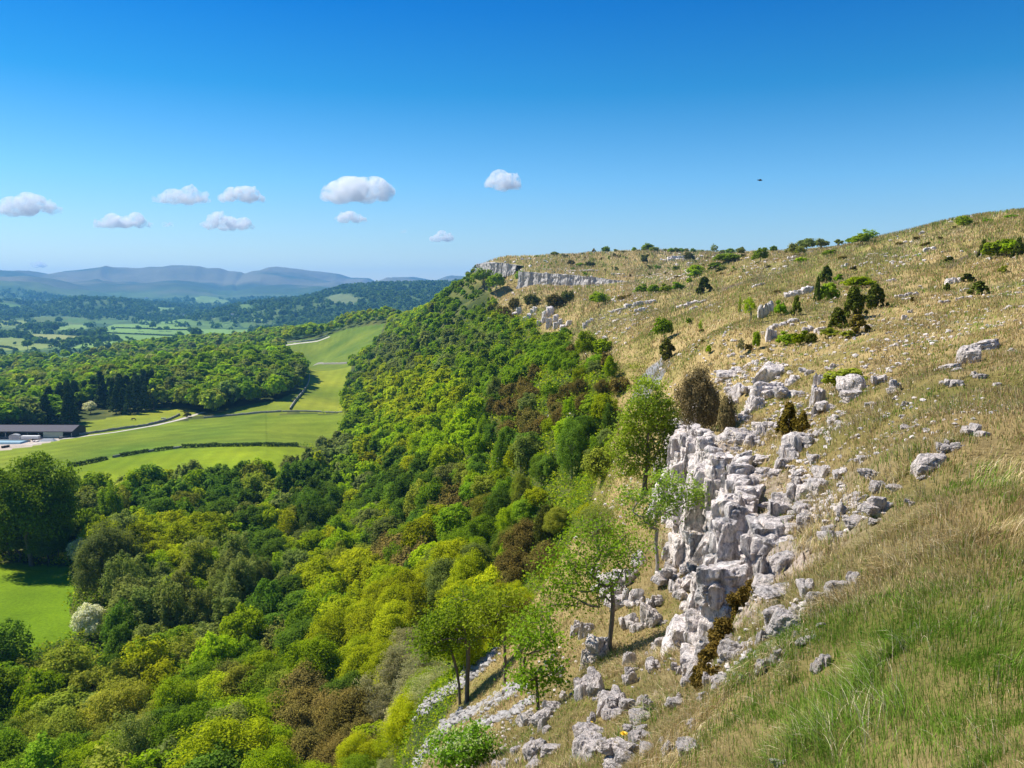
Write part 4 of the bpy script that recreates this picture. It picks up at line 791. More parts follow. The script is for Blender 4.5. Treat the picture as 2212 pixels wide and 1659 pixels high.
cr = np.concatenate([along([(1470, 900), (1520, 870), (1600, 800), (1700, 800)], 60, 260), along([(1560, 1000), (1600, 1150), (1640, 1300)], 60, 300), along([(1600, 990), (1700, 900), (1790, 930)], 60, 220), along([(1720, 1010), (1760, 1100), (1850, 1080)], 60, 300), along([(1540, 1450), (1640, 1400), (1750, 1300)], 50, 250)])
stones('rubble', cr[:, 0], cr[:, 1], rng.uniform(.03, .17, len(cr)) * (cr[:, 1] / 32) ** .7, 'broken limestone rubble between the blocks of the near cliff and its ledges', 'rubble')

# ------------------------------------------------------------------ bushes and trees on the open hill
def at_tree(name, kind, u, vb, w, h, colour, desc, cat='tree', grp='trees on the open hill', lean=0, lod_=None):
    p = hit(u, vb)
    if p is None:
        for dv in range(2, 40, 2):
            p = hit(u, vb + dv)
            if p is not None: break
    Y = p[1]; Hh, Ww = h * Y / F, w * Y / F; uh, uw = {'broad': (9.8, 8.2), 'birch': (12.6, 7), 'sparse': (9.4, 7.6), 'yew': (6.6, 7), 'juniper': (2.1, 1.7), 'shrub': (1.95, 2.6), 'conifer': (16, 7)}[kind]
    s = Hh / uh; sx = Ww / uw / s; L = {'juniper': 1, 'shrub': 1}.get(kind)
    pxu = uh * s / Y * 804; lod = (0 if pxu > 60 else 1 if pxu > 26 else 2 if pxu > 9 else 3)
    return make_tree(name, kind, p[0], p[1], s, colour, lean=lean, cat=cat, group=grp, desc=desc, sx=sx, lod=lod if lod_ is None else lod_)
J = 'junipers on the open hill'; Bg = 'bushes on the open hill'
for a in [(1784, 611, 37, 38, 'juni'), (1843, 686, 56, 70, 'juni'), (1809, 709, 46, 47, 'juni'), (1852, 722, 46, 44, 'junibrown'), (1889, 667, 44, 55, 'juni'), (2090, 609, 34, 19, 'juni'), (2114, 636, 43, 30, 'juni'), (2124, 556, 18, 40, 'juni'), (2200, 558, 22, 46, 'juni'), (2051, 567, 26, 13, 'juni'), (1521, 634, 38, 37, 'juni'), (2045, 630, 16, 20, 'juni'), (1703, 940, 64, 74, 'junibrown'), (1733, 935, 36, 50, 'junibrown'), (1440, 777, 42, 48, 'juni'), (1765, 655, 20, 60, 'juni'), (1720, 682, 26, 44, 'juni')]:
    at_tree('juniper_bush', 'juniper', *a[:4], a[4], ('upright ' + CWORD[a[4]] + ' juniper bush'), 'bush', J)
for a in [(1790, 652, 52, 44, 'fresh'), (1855, 622, 70, 26, 'lime'), (2165, 556, 76, 42, 'fresh'), (2188, 552, 50, 34, 'lime'), (1812, 608, 20, 16, 'mid'), (1503, 593, 40, 22, 'lime'), (1460, 586, 20, 13, 'dark'), (1731, 567, 28, 12, 'lime'), (1790, 553, 32, 13, 'mid'), (1686, 682, 30, 33, 'mid'), (1730, 746, 50, 32, 'lime'), (1697, 746, 44, 30, 'fresh'), (1752, 742, 30, 24, 'juni'), (1634, 755, 20, 42, 'mid'), (1795, 728, 46, 20, 'bronze'), (1833, 730, 40, 17, 'bronze'), (1489, 701, 14, 15, 'fresh'), (1530, 764, 15, 19, 'lime'), (1679, 634, 16, 9, 'brown'), (1502, 598, 30, 16, 'lime'),
          (1385, 634, 30, 20, 'mid'), (1412, 634, 30, 20, 'mid'), (1438, 633, 30, 20, 'fresh'), (1464, 627, 28, 18, 'mid'), (1490, 614, 18, 14, 'lime'), (1232, 574, 21, 13, 'brown'), (1251, 576, 17, 9, 'mid'), (1274, 578, 22, 15, 'ydark'), (1299, 581, 10, 6, 'brown'), (1331, 585, 13, 9, 'ydark'), (1322, 583, 6, 8, 'brown'), (1361, 599, 8, 8, 'brown'), (1391, 569, 20, 19, 'ydark'), (1404, 584, 12, 10, 'ydark'), (1420, 584, 14, 12, 'mid'), (1462, 588, 20, 13, 'ydark'), (1566, 586, 18, 11, 'ydark'), (1465, 602, 20, 7, 'brown'), (1299, 562, 8, 6, 'brown'), (1250, 558, 5, 5, 'brown'), (1264, 559, 4, 5, 'brown'), (1343, 649, 24, 11, 'brown'), (1360, 643, 16, 8, 'brown'), (1545, 580, 40, 14, 'mid'), (1620, 640, 12, 7, 'brown'), (1627, 608, 18, 7, 'brown'), (1557, 590, 26, 12, 'juni'),
          (1516, 718, 12, 9, 'brown'), (1518, 741, 12, 8, 'brown'), (1504, 753, 8, 6, 'brown'), (1618, 757, 20, 14, 'brown'), (1980, 519, 20, 8, 'brown'), (1945, 530, 22, 8, 'brown'), (1890, 516, 14, 7, 'brown'), (2001, 535, 26, 12, 'brown'), (2032, 519, 14, 8, 'brown'), (2166, 590, 20, 16, 'bronze'), (1823, 560, 24, 8, 'brown'), (1660, 578, 12, 6, 'brown'), (1970, 653, 10, 12, 'brown'), (1844, 585, 18, 10, 'brown'), (2062, 494, 12, 6, 'brown'), (2108, 486, 14, 6, 'brown')]:
    at_tree('hill_bush', 'shrub', *a[:4], a[4], ('low ' + CWORD[a[4]] + ' bush'), 'bush', Bg)
T_ = 'small trees along the skyline'
for a in [(2082, 493, 28, 24, 'fresh', 'broad'), (2133, 482, 18, 9, 'mid', 'broad'), (2183, 474, 24, 10, 'mid', 'broad'), (1874, 526, 44, 30, 'fresh', 'sparse'), (1860, 530, 36, 24, 'fresh', 'broad'), (1841, 530, 26, 18, 'mid', 'broad'), (1812, 535, 28, 19, 'olive', 'sparse'), (1773, 540, 30, 24, 'olive', 'broad'), (1742, 548, 38, 32, 'olive', 'broad'), (1716, 556, 32, 30, 'olive', 'broad'), (1728, 556, 30, 24, 'olive', 'sparse'), (1671, 548, 14, 17, 'mid', 'broad'), (1643, 568, 34, 30, 'fresh', 'broad'), (1600, 553, 24, 18, 'olive', 'broad'), (1577, 552, 20, 16, 'mid', 'broad'), (1571, 568, 54, 20, 'mid', 'broad'), (1559, 550, 14, 10, 'olive', 'broad'), (1542, 551, 16, 24, 'olive', 'sparse'), (1488, 566, 22, 20, 'ydark', 'broad'), (1399, 545, 24, 18, 'mid', 'broad'), (1413, 547, 20, 14, 'olive', 'broad'),
          (1283, 551, 10, 15, 'grey', 'sparse'), (1309, 549, 22, 16, 'mid', 'broad'), (1331, 543, 10, 9, 'olive', 'broad'), (1370, 544, 11, 12, 'mid', 'broad'), (1381, 546, 7, 6, 'ydark', 'broad'), (1393, 545, 18, 14, 'olive', 'broad'), (1437, 546, 9, 9, 'olive', 'sparse'), (1449, 548, 15, 12, 'mid', 'broad'), (1461, 548, 13, 12, 'olive', 'broad'), (1472, 548, 13, 12, 'mid', 'broad'), (1482, 547, 10, 11, 'olive', 'broad'), (1497, 548, 12, 11, 'mid', 'broad'), (1515, 547, 13, 8, 'olive', 'sparse'), (1561, 547, 12, 10, 'olive', 'sparse'),
          (1198, 555, 18, 12, 'olive', 'broad'), (1216, 556, 14, 9, 'grey', 'sparse'), (1225, 556, 8, 7, 'olive', 'sparse'), (1160, 558, 11, 7, 'mid', 'broad'), (1172, 558, 9, 6, 'olive', 'broad'), (1144, 559, 6, 5, 'ydark', 'broad'), (1240, 553, 5, 4, 'ydark', 'broad'), (1258, 551, 5, 5, 'ydark', 'broad'), (1345, 543, 20, 6, 'grey', 'sparse'), (1030, 585, 18, 14, 'olive', 'sparse')]:
    at_tree('hilltop_tree', a[5], *a[:4], a[4], ('windblown ' + CWORD[a[4]] + ' tree'), 'tree', T_, lean=0)
for a in [(1434, 736, 38, 48, 'mid', 'broad', 'small round green tree standing alone on the hillside'), (1619, 701, 32, 64, 'lime', 'sparse', 'slender lime green sapling with upright stems'), (1597, 699, 9, 62, 'lime', 'sparse', 'very thin pale sapling'), (1513, 722, 9, 30, 'lime', 'sparse', 'tiny thin sapling'), (1600, 770, 22, 40, 'grey', 'sparse', 'bare brown sapling'),
          (1293, 664, 42, 32, 'mid', 'broad', 'round dark green tree below the cliff band'), (1267, 782, 52, 62, 'lime', 'broad', 'bright lime green tree at the wood edge'), (1302, 766, 46, 38, 'lime', 'yew', 'yellow green bush beside the bright lime tree'), (1235, 777, 26, 34, 'brown', 'yew', 'dark brown yew on the turf below the wood edge'), (1125, 614, 22, 28, 'mid', 'broad', 'green tree in the notch between the two cliffs'), (1044, 618, 40, 36, 'mid', 'broad', 'bushy green tree under the far cliff corner'), (1072, 632, 34, 42, 'mid', 'broad', 'dark green tree right of the far cliff corner'), (1310, 800, 30, 40, 'brown', 'yew', 'brown yew on the pale turf'), (1110, 668, 30, 26, 'brown', 'yew', 'brown yew above the crag, left one'), (1150, 662, 40, 28, 'ydark', 'yew', 'dark yew above the middle of the crag'), (1200, 668, 46, 34, 'brown', 'yew', 'broad brown yew above the crag, right one'), (1225, 655, 30, 30, 'ydark', 'yew', 'dark olive yew behind the crag'),
          (1060, 682, 18, 26, 'ydark', 'yew', 'dark yew left of the crag'), (1235, 1038, 74, 140, 'dark', 'birch', 'dense dark ivy clad tree'), (1290, 905, 60, 52, 'fresh', 'broad', 'bright green tree behind the ivy clad tree'), (1340, 850, 50, 40, 'brown', 'yew', 'brown yew beside the grey slab'), (1300, 1040, 90, 80, 'bronze', 'yew', 'golden brown bush between ivy tree and cliff'), (1270, 1140, 70, 60, 'yellow', 'sparse', 'yellow green bush on the slope under the leafy tree'), (1180, 1190, 70, 110, 'ydark', 'yew', 'tall olive yew above the leaning tree'), (1290, 1215, 110, 140, 'olive', 'sparse', 'thin grey green tree behind the leaning tree'), (1070, 1330, 90, 100, 'yellow', 'broad', 'yellow green tree above the twin stemmed tree'), (1110, 1255, 70, 70, 'bronze', 'yew', 'golden brown bush in mid slope'), (870, 1610, 120, 110, 'grey', 'sparse', 'grey thicket of bare twigs'), (880, 1500, 110, 130, 'grey', 'sparse', 'bare branched grey tree with few leaves'), (815, 1659, 120, 90, 'lime', 'broad', 'lime green tree top at the bottom edge'), (770, 1640, 150, 170, 'brown', 'yew', 'large dark brown yew at the bottom of the slope')]:
    at_tree('slope_tree', a[5], *a[:4], a[4], a[6], 'tree', 'trees and tall bushes along the scarp edge')
for a in [(195.6, 894, 27, 27, 'white', 'white flowering round tree against the dark conifers'), (178, 1238, 46, 84, 'white', 'white blossoming hawthorn beside the big dark trees'), (196, 1380, 66, 74, 'white', 'bush full of white flowers at the meadow edge')]:
    at_tree('hawthorn', 'broad', *a[:4], a[4], a[5], 'tree', 'white flowering hawthorns')
for a in [(70, 1222, 190, 235, 'mid', 'very big broad tree at the left edge'), (128, 1208, 60, 150, 'mid', 'tall tree right of the very big one'), (20, 1212, 90, 120, 'mid', 'broad tree at the very left edge under the big one'), (108, 1222, 80, 90, 'dark', 'low dark tree at the foot of the big one'), (230, 1300, 125, 180, 'olive', 'big drooping grey green birch')]:
    at_tree('large_tree', 'birch' if 'birch' in a[5] else 'broad', *a[:4], a[4], a[5], 'tree', 'largest trees of the valley wood', lod_=0)
at_tree('round_bush', 'shrub', 405, 901, 18, 12, 'ydark', 'small round bush beside the farm track', 'bush', 'bush by the farm track')
at_tree('dry_shrub', 'yew', 1508, 945, 112, 165, 'dry', 'tall dry brown shrub crowning the rock stack', 'shrub', 'dry shrubs on the rock stack'); at_tree('dry_shrub', 'yew', 1568, 950, 46, 100, 'dry', 'smaller dark dry shrub right of the rock stack', 'shrub', 'dry shrubs on the rock stack')
at_tree('heather_bush', 'shrub', 1827, 838, 90, 46, 'bronze', 'golden brown heathery bush spreading over the ledge rocks', 'bush', 'heathery bush')

# trees close by: branches grown towards leaf clusters
def grown_tree(name, base, trunk, lobes, n_att, r0, leaf, n_leaf, cl, colour, label, bark=M_BARK, seed=1, cluster=.22, flower=None):
    """base: u, v of foot; trunk: offsets in metres (x, y, z); lobes: (x, y, z, rx, ry, rz) of the crown in metres"""
    g = np.random.default_rng(seed); p = hit(*base); nodes = [np.array(q, float) for q in trunk]; par = [-1] + list(range(len(trunk) - 1)); att = []
    w = np.array([a[3] * a[4] * a[5] for a in lobes]); w /= w.sum()
    for i in range(n_att):
        a = lobes[g.choice(len(lobes), p=w)]; d = unit(g.normal(size=3)) * g.random() ** .4; att.append(np.array(a[:3]) + d * np.array(a[3:]))
    top = np.array(trunk[-1]); att.sort(key=lambda q: np.linalg.norm(q - top)); ends = []; start = max(1, len(trunk) // 2)
    for q in att:
        A_ = np.array(nodes[start:]); dd = np.linalg.norm(A_ - q, axis=1) + .35 * np.maximum(A_[:, 2] - q[2], 0) * 2; j = start + int(dd.argmin()); d = q - nodes[j]; L_ = np.linalg.norm(d); k = max(1, int(L_ / .35)); last = j
        for s_ in range(1, k + 1):
            t = s_ / k; pt = nodes[j] + d * t + np.array([0, 0, .10 * L_ * math.sin(math.pi * t)]) + g.normal(size=3) * .025 * L_ * (s_ < k); nodes.append(pt); par.append(last); last = len(nodes) - 1
        ends.append(last)
    cnt = np.zeros(len(nodes))
    for e in ends:
        while e >= 0: cnt[e] += 1; e = par[e]
    R_ = np.maximum(r0 * (np.maximum(cnt, .6) / len(ends)) ** .48, r0 * .045); parts = []; kids = {}
    for i, q in enumerate(par): kids.setdefault(q, []).append(i)
    done = set()
    stack = [0]
    while stack:
        i = stack.pop(); ch = [i] if par[i] < 0 else [par[i], i]; cur = i
        while kids.get(cur):
            k_ = sorted(kids[cur], key=lambda t: -cnt[t]); stack += k_[1:]; cur = k_[0]; ch.append(cur)
        if len(ch) > 1: rr_ = np.array([R_[t] for t in ch]); rr_[0] = rr_[1] if par[i] >= 0 else rr_[0] * 1.25; parts.append(tube([nodes[t] for t in ch], rr_, 6))
    root = obj(name, None, loc=(p[0], p[1], p[2] - .05)); root.empty_display_size = .3; V, Fq = join(parts); obj('trunk', mesh('trunk', V, Fq, bark, smooth=True), root)
    E_ = np.array([nodes[e] for e in ends]); C = (E_[:, None] + g.normal(size=(len(E_), n_leaf, 3)) * cluster * np.array([1, 1, .6])).reshape(-1, 3); N = unit(g.normal(size=C.shape) * .8 + SDIR[:] * np.array([.4, .4, .9]))
    V, Fq = cards(C, N, leaf * g.uniform(.6, 1.3, len(C)), g, 1.4); c = obj('crown', mesh('leaves', V, Fq, M_LEAF), root); c.color = (*COLS[colour], 1) if isinstance(colour, str) else (*colour, 1)
    if flower:
        k_ = g.permutation(len(E_))[:flower]; C = (E_[k_][:, None] + [0, 0, .12] + g.normal(size=(len(k_), 14, 3)) * .05).reshape(-1, 3); V, Fq = cards(C, unit(g.normal(size=C.shape) + [0, 0, 1]), .045, g); f = obj('blossom', mesh('blossom', V, Fq, M_LEAF), root); f.color = (.55, .62, .32, 1)
    tag(root, label, cl, 'trees near the cliff'); return root
FR = (.22, .36, .03)
grown_tree('leaning_tree', (1322, 1408), [(0, 0, -.3), (-.08, 0, .4), (-.02, .05, .9), (.03, .1, 1.6), (-.03, .1, 2.3)], [(-.3, .2, 3.7, 1.1, .9, .9), (-1.4, 0, 2.9, 1.0, .9, .9), (.6, .2, 3.3, .8, .8, .7), (-2.1, -.1, 1.9, .8, .7, .7), (-.9, .2, 1.9, .9, .8, .7), (-2.4, -.2, 1.0, .6, .6, .6), (-.3, .2, 2.7, 1.2, .9, .7)], 250, .075, .07, 20, 'tree', FR, 'small green tree leaning left from the rocks below the near cliff', seed=11)
grown_tree('slender_tree', (1418, 1252), [(0, 0, -.3), (.03, 0, .7), (-.05, 0, 1.5), (0, .05, 2.0)], [(.1, 0, 2.9, .7, .7, .6), (1.2, .1, 3.3, .8, .6, .45), (-.8, 0, 3.2, .8, .6, .6), (.3, 0, 3.9, .9, .7, .4), (-.5, 0, 2.4, .5, .5, .4)], 120, .07, .08, 22, 'tree', (.27, .40, .06), 'slender pale trunked tree with flat leafy branches in front of the cliff foot', bark=M_BARKL, seed=12, flower=60)
grown_tree('leafy_tree', (1390, 1065), [(0, 0, -.5), (.1, 0, 1.0), (.2, 0, 2.0), (.3, .1, 3)], [(-.8, 0, 2.0, 1.3, 1.1, 1.0), (.9, 0, 2.2, 1.1, 1.0, 1.0), (1.6, 0, 3.6, 1.0, 1.0, 1.1), (.3, 0, 6.6, 1.5, 1.4, 1.3), (1.2, 0, 4.9, 1.4, 1.3, 1.4), (-.9, 0, 4.3, 1.4, 1.3, 1.2), (.3, 0, 5.4, 1.9, 1.6, 1.3), (-1.5, 0, 3.0, .9, .9, .8), (.2, 0, 3.2, 1.4, 1.2, .9)], 430, .15, .12, 30, 'tree', (.30, .40, .05), 'tall bushy light green tree left of the rock stack', seed=13, cluster=.27, flower=150)
grown_tree('scree_shrub', (1165, 1545), [(0, 0, -.3), (-.05, 0, .6), (-.1, 0, 1.3)], [(-.3, 0, 2.3, .4, .4, .6), (.35, 0, 1.9, .35, .4, .6), (-.45, 0, 1.3, .35, .4, .4), (.1, 0, 3.0, .3, .3, .35), (.5, 0, 1.1, .3, .3, .4), (-.1, 0, 1.0, .4, .4, .4)], 100, .045, .075, 20, 'shrub', FR, 'upright many stemmed green shrub on the slope above the scree', seed=14)
grown_tree('twin_stemmed_tree', (1008, 1518), [(0, 0, -.5), (.05, 0, 1.4), (.1, 0, 2.4), (.1, 0, 3.1)], [(.3, 0, 6.0, 1.2, 1.1, .8), (-1.5, 0, 4.6, 1.3, 1.1, .6), (1.6, 0, 4.9, 1.1, 1.1, .6), (-.4, 0, 5.1, 1.5, 1.3, .7), (2.2, 0, 3.7, .9, .8, .5), (-2.3, 0, 3.5, .9, .9, .5), (.4, 0, 3.9, 1.4, 1.2, .6)], 250, .12, .11, 20, 'tree', (.22, .31, .03), 'airy yellow green tree with a straight dark trunk rooted in the scree', seed=15, cluster=.3)
grown_tree('second_scree_tree', (994, 1522), [(0, 0, -.5), (-.05, 0, 1.2), (-.2, 0, 2.2), (-.4, 0, 2.9)], [(-.7, 0, 4.2, 1.3, 1.1, 1.0), (-1.6, 0, 3.4, .8, .8, .6)], 110, .08, .12, 24, 'tree', (.17, .27, .03), 'darker tree with a slanting trunk just left of the airy scree tree', seed=16, cluster=.3)
grown_tree('thin_tree', (1090, 1482), [(0, 0, -.5), (.03, 0, 1.2), (0, 0, 2.2), (.05, 0, 3.0)], [(.2, 0, 4.4, .8, .8, .5), (-.9, 0, 3.8, .9, .8, .4), (1.1, 0, 3.5, .8, .8, .4), (.1, 0, 3.4, .9, .8, .5), (-1.3, 0, 2.9, .5, .5, .3)], 110, .07, .11, 22, 'tree', (.26, .33, .03), 'thin tree with a bare lower trunk right of the scree tree', seed=17, cluster=.28)
grown_tree('pole_tree', (1124, 1475), [(0, 0, -.5), (0, 0, .8), (.05, 0, 1.6)], [(0, 0, 2.3, .7, .7, .6)], 40, .045, .1, 18, 'tree', (.22, .31, .03), 'short thin young tree above the upper scree strip', seed=18, cluster=.25)
grown_tree('flowering_shrub', (1000, 1672), [(0, 0, -.3), (0, 0, .3), (0, 0, .5)], [(0, 0, .7, .75, .7, .45), (.3, 0, .9, .4, .4, .3)], 110, .03, .06, 26, 'shrub', (.22, .40, .04), 'low bright green shrub with cream flowers at the bottom edge', seed=19, cluster=.12, flower=70)
# the rust brown bush hanging down the cliff foot
def rust_bush():
    g = np.random.default_rng(21); line = [(1618, 1290, .34), (1600, 1320, .42), (1580, 1350, .42), (1560, 1385, .38), (1545, 1425, .30), (1530, 1465, .24), (1522, 1490, .18)]; b0 = hit(1575, 1372); Cs, parts = [], []
    L_ = [(hit(a, b_), s_ * .62) for a, b_, s_ in line]
    for (p, s_), (q, t_) in zip(L_[:-1], L_[1:]):
        for k in range(11): f = g.random(); c = np.array(p) * (1 - f) + np.array(q) * f; Cs.append(c + [g.normal() * .09, g.normal() * .09, .05 + abs(g.normal()) * s_ * .8])
        parts.append(tube([np.array(p) - b0, (np.array(p) + q) / 2 - b0 + [0, 0, .15], np.array(q) - b0], [.03, .03, .025]))
    C = np.array(Cs) - b0; Lf = (C[:, None] + unit(g.normal(size=(len(C), 420, 3))) * g.uniform(.3, 1, (len(C), 420, 1)) * .13).reshape(-1, 3); V, Fq = cards(Lf, unit(g.normal(size=Lf.shape) + [0, 0, .5]), .035 * g.uniform(.6, 1.3, len(Lf)), g)
    r = obj('rust_brown_bush', None, loc=b0); tv, tf = join(parts); obj('stem', mesh('stem', tv, tf, M_BARK), r); c = obj('foliage', mesh('foliage', V, Fq, M_NEEDLE), r); c.color = (.17, .12, .035, 1); tag(r, 'dense rust brown evergreen bush trailing down the rocks at the near cliff foot', 'bush')
rust_bush()

# low scrub on the broken slope below the cliff and along the wood edge
def scrub(lines, n_, smin, smax, cols, label, name, lift=.3):
    P_ = np.concatenate([along(l_, w_, n_) for l_, w_ in lines]); scatter_cards(name, P_[:, 0], P_[:, 1], rng.uniform(smin, smax, len(P_)) * (P_[:, 1] / 45) ** .8, np.array([COLS[c] for c in cols]), lift, label, 44, 'scrub', .32)
scrub([([(1430, 1090), (1360, 1150), (1290, 1210), (1200, 1290)], 90), ([(1340, 1050), (1290, 1100), (1240, 1180), (1150, 1290), (1080, 1370)], 70), ([(1440, 1010), (1420, 1060)], 50), ([(1250, 870), (1330, 830), (1380, 790)], 60), ([(1200, 1000), (1280, 930), (1340, 890)], 90), ([(1250, 1080), (1330, 980)], 90)], 260, .12, .34, ['mid', 'bronze', 'brown', 'ydark', 'lime', 'yellow'], 'low tangled green and brown scrub on the broken slope along the wood edge', 'scrub')
scrub([([(1420, 1180), (1480, 1400)], 80), ([(1300, 1300), (1260, 1480)], 80), ([(1530, 1010), (1600, 1180), (1630, 1300)], 50), ([(1600, 900), (1750, 860), (1850, 900)], 70), ([(1560, 1020), (1660, 1120)], 60), ([(1380, 1450), (1250, 1560)], 90), ([(1560, 1400), (1650, 1330)], 60)], 170, .07, .17, ['juni', 'bronze', 'mid', 'lime', 'olive'], 'small dark herbs and dwarf shrubs between the ledge rocks', 'ledge_herbs', .2)

for i_ in range(46):   # dwarf bushes dotted over the plateau behind the far cliff
    at_tree('hill_bush', 'shrub', rng.uniform(1180, 1640), rng.uniform(553, 600), rng.uniform(5, 13), rng.uniform(4, 9), rng.choice(['brown', 'ydark', 'mid', 'olive']), 'dwarf bush', 'bush', Bg)

# ------------------------------------------------------------------ grass and flowers
m, n, l, b = mat('grass_blades'); n.remove(b); out = n['Material Output']; c = n.new('ShaderNodeVertexColor'); c.layer_name = 'col'
d = n.new('ShaderNodeBsdfDiffuse'); tr = n.new('ShaderNodeBsdfTranslucent'); mx = n.new('ShaderNodeMixShader'); mx.inputs[0].default_value = .3
l.new(c.outputs[0], d.inputs[0]); l.new(c.outputs[0], tr.inputs[0]); l.new(d.outputs[0], mx.inputs[1]); l.new(tr.outputs[0], mx.inputs[2]); l.new(mx.outputs[0], out.inputs[0]); M_GRASS = m
def grass(name, N, r0, r1, segs, label, seed, lmul=1.0):
    g = np.random.default_rng(seed); ph = g.uniform(-.42, .80, N); rr = np.exp(g.uniform(math.log(r0), math.log(r1), N)); X, Y = rr * np.sin(ph), rr * np.cos(ph)
    k = (open_hill(X, Y, 10) > g.random(N) * .8 + .1) & (np.abs(ph) < .82); jj = np.interp(ph, PH, np.arange(len(PH))).astype(int); ii = ((LN(rr) - LR[0]) / (LR[1] - LR[0])).astype(int); k &= rk[ii, jj] < g.random(N) * 1.6; X, Y, rr = X[k], Y[k], rr[k]; n_ = len(X)
    sc1 = 1 + rr * .035; t = fbm2(X / (.55 * sc1), Y / (.55 * sc1), 2, 61); big = fbm2(X / 3.2, Y / 3.2, 3, 62); pull = g.normal(size=n_)
    # blades gather into tussocks
    X = X + .16 * sc1 * n2(X / (.30 * sc1), Y / (.30 * sc1), 63); Y = Y + .16 * sc1 * n2(X / (.30 * sc1), Y / (.30 * sc1), 64); Z = H(X, Y)
    tall = sm(-.2, .8, t + .5 * big); Ln = (.13 + .30 * tall * g.uniform(.4, 1, n_)) * lmul * g.uniform(.6, 1.2, n_); Ln = np.maximum(Ln, rr * .0042); W_ = np.maximum(.0045, rr * .00085) * g.uniform(.7, 1.3, n_)
    a = 2.6 * n2(X / (1.1 * sc1), Y / (1.1 * sc1), 65) + 3.6 + g.normal(size=n_) * .75; bend = np.clip(.55 + .3 * tall + .3 * g.normal(size=n_), .1, 1.5); dx, dy = np.cos(a), np.sin(a)
    yc = np.array([.80, .62, .33]), np.array([.54, .40, .19]), np.array([.35, .35, .09]), np.array([.21, .36, .04]), np.array([.90, .77, .50])
    u_ = CU + F * X / np.maximum(Y, .1); greenp = sm(.1, 1.2, .75 * fbm2(X / 1.6, Y / 1.6, 3, 66) + 1.25 * sm(13, 6, rr) * sm(.16, .42, np.arctan2(X, Y)) + .02) * .88 + .12; w = np.clip(g.random(n_) + .12 * t, 0, 1)
    col_ = np.where((w < greenp * .8)[:, None], yc[3], np.where((w < greenp * .8 + .16)[:, None], yc[2], np.where((w < .74)[:, None], yc[1], np.where((w < .95)[:, None], yc[0], yc[4])))) * g.uniform(.5, 1.15, (n_, 1))
    px, py = -dy, dx; tm_ = np.linspace(0, 1, segs + 1); Vs = []
    for i, q in enumerate(tm_):
        f = Ln * q; hx = np.sin(bend * q ** 1.2) * f * .9; hz = f * np.cos(bend * q * .9); cx, cy_, cz = X + dx * hx, Y + dy * hx, Z + hz - .01; hw = W_ * .5 * (1 - q) ** .6
        if i < segs: Vs += [np.stack([cx - px * hw, cy_ - py * hw, cz], 1), np.stack([cx + px * hw, cy_ + py * hw, cz], 1)]
        else: Vs += [np.stack([cx, cy_, cz], 1)]
    V = np.stack(Vs, 1); m_ = V.shape[1]; base = np.arange(n_)[:, None] * m_; Qs = [base + np.array([[2 * i, 2 * i + 1, 2 * i + 3, 2 * i + 2]]) for i in range(segs - 1)]; T_ = base + np.array([[2 * segs - 2, 2 * segs - 1, 2 * segs]])
    cc = np.repeat(col_[:, None], m_, 1) * np.linspace(.92, 1.1, m_)[None, :, None]  # shading painted into the blade colour: darker at the root, paler at the tip
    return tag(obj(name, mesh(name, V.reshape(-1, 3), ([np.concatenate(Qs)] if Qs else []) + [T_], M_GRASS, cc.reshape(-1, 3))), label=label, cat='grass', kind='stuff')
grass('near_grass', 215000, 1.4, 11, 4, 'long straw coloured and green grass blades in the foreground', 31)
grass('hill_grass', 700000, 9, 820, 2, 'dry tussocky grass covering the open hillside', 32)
M_YEL = simple('yellow_petals', (.85, .55, .02), .6, .15, 30); M_STEM = simple('green_stem', (.10, .2, .03), .8)
def flower(u, v, s, label):
    p = hit(u, v + 12); g = np.random.default_rng(int(u)); r = obj('yellow_flower', None, loc=p, scale=(s, s, s)); r.empty_display_size = .1
    V, Fq = tube([(0, 0, -.02), (.01, 0, .05), (.015, 0, .09)], [.004, .0035, .003], 6); obj('stem', mesh('stem', V, Fq, M_STEM), r)
    P_ = []; Q_ = []
    for ring, (n_, L_, up) in enumerate([(18, .034, .25), (14, .026, .6), (9, .016, 1.1)]):
        for i in range(n_):
            a = (i + .5 * ring) * 6.283 / n_; d = np.array([math.cos(a) * math.cos(up), math.sin(a) * math.cos(up), math.sin(up)]); q = np.array([-math.sin(a), math.cos(a), 0]) * .0045; o = np.array([.015, 0, .09]); k = len(P_); P_ += [o - q * .5, o + d * L_ * .6 - q, o + d * L_, o + d * L_ * .6 + q]; Q_.append([k, k + 1, k + 2, k + 3])
    obj('petals', mesh('petals', P_, np.array(Q_), M_YEL), r); tag(r, label, 'flower', 'yellow flowers in the grass'); return r
flower(1343, 1597, 2.0, 'largest yellow flower, beside the white rock at the bottom edge'); flower(1245, 1583, 1.6, 'orange yellow flower low in the grass left of the largest flower'); flower(1276, 1558, 1.0, 'tiny yellow flower above the other two'); flower(1354, 1385, 1.5, 'small yellow flower just right of the leaning tree foot')

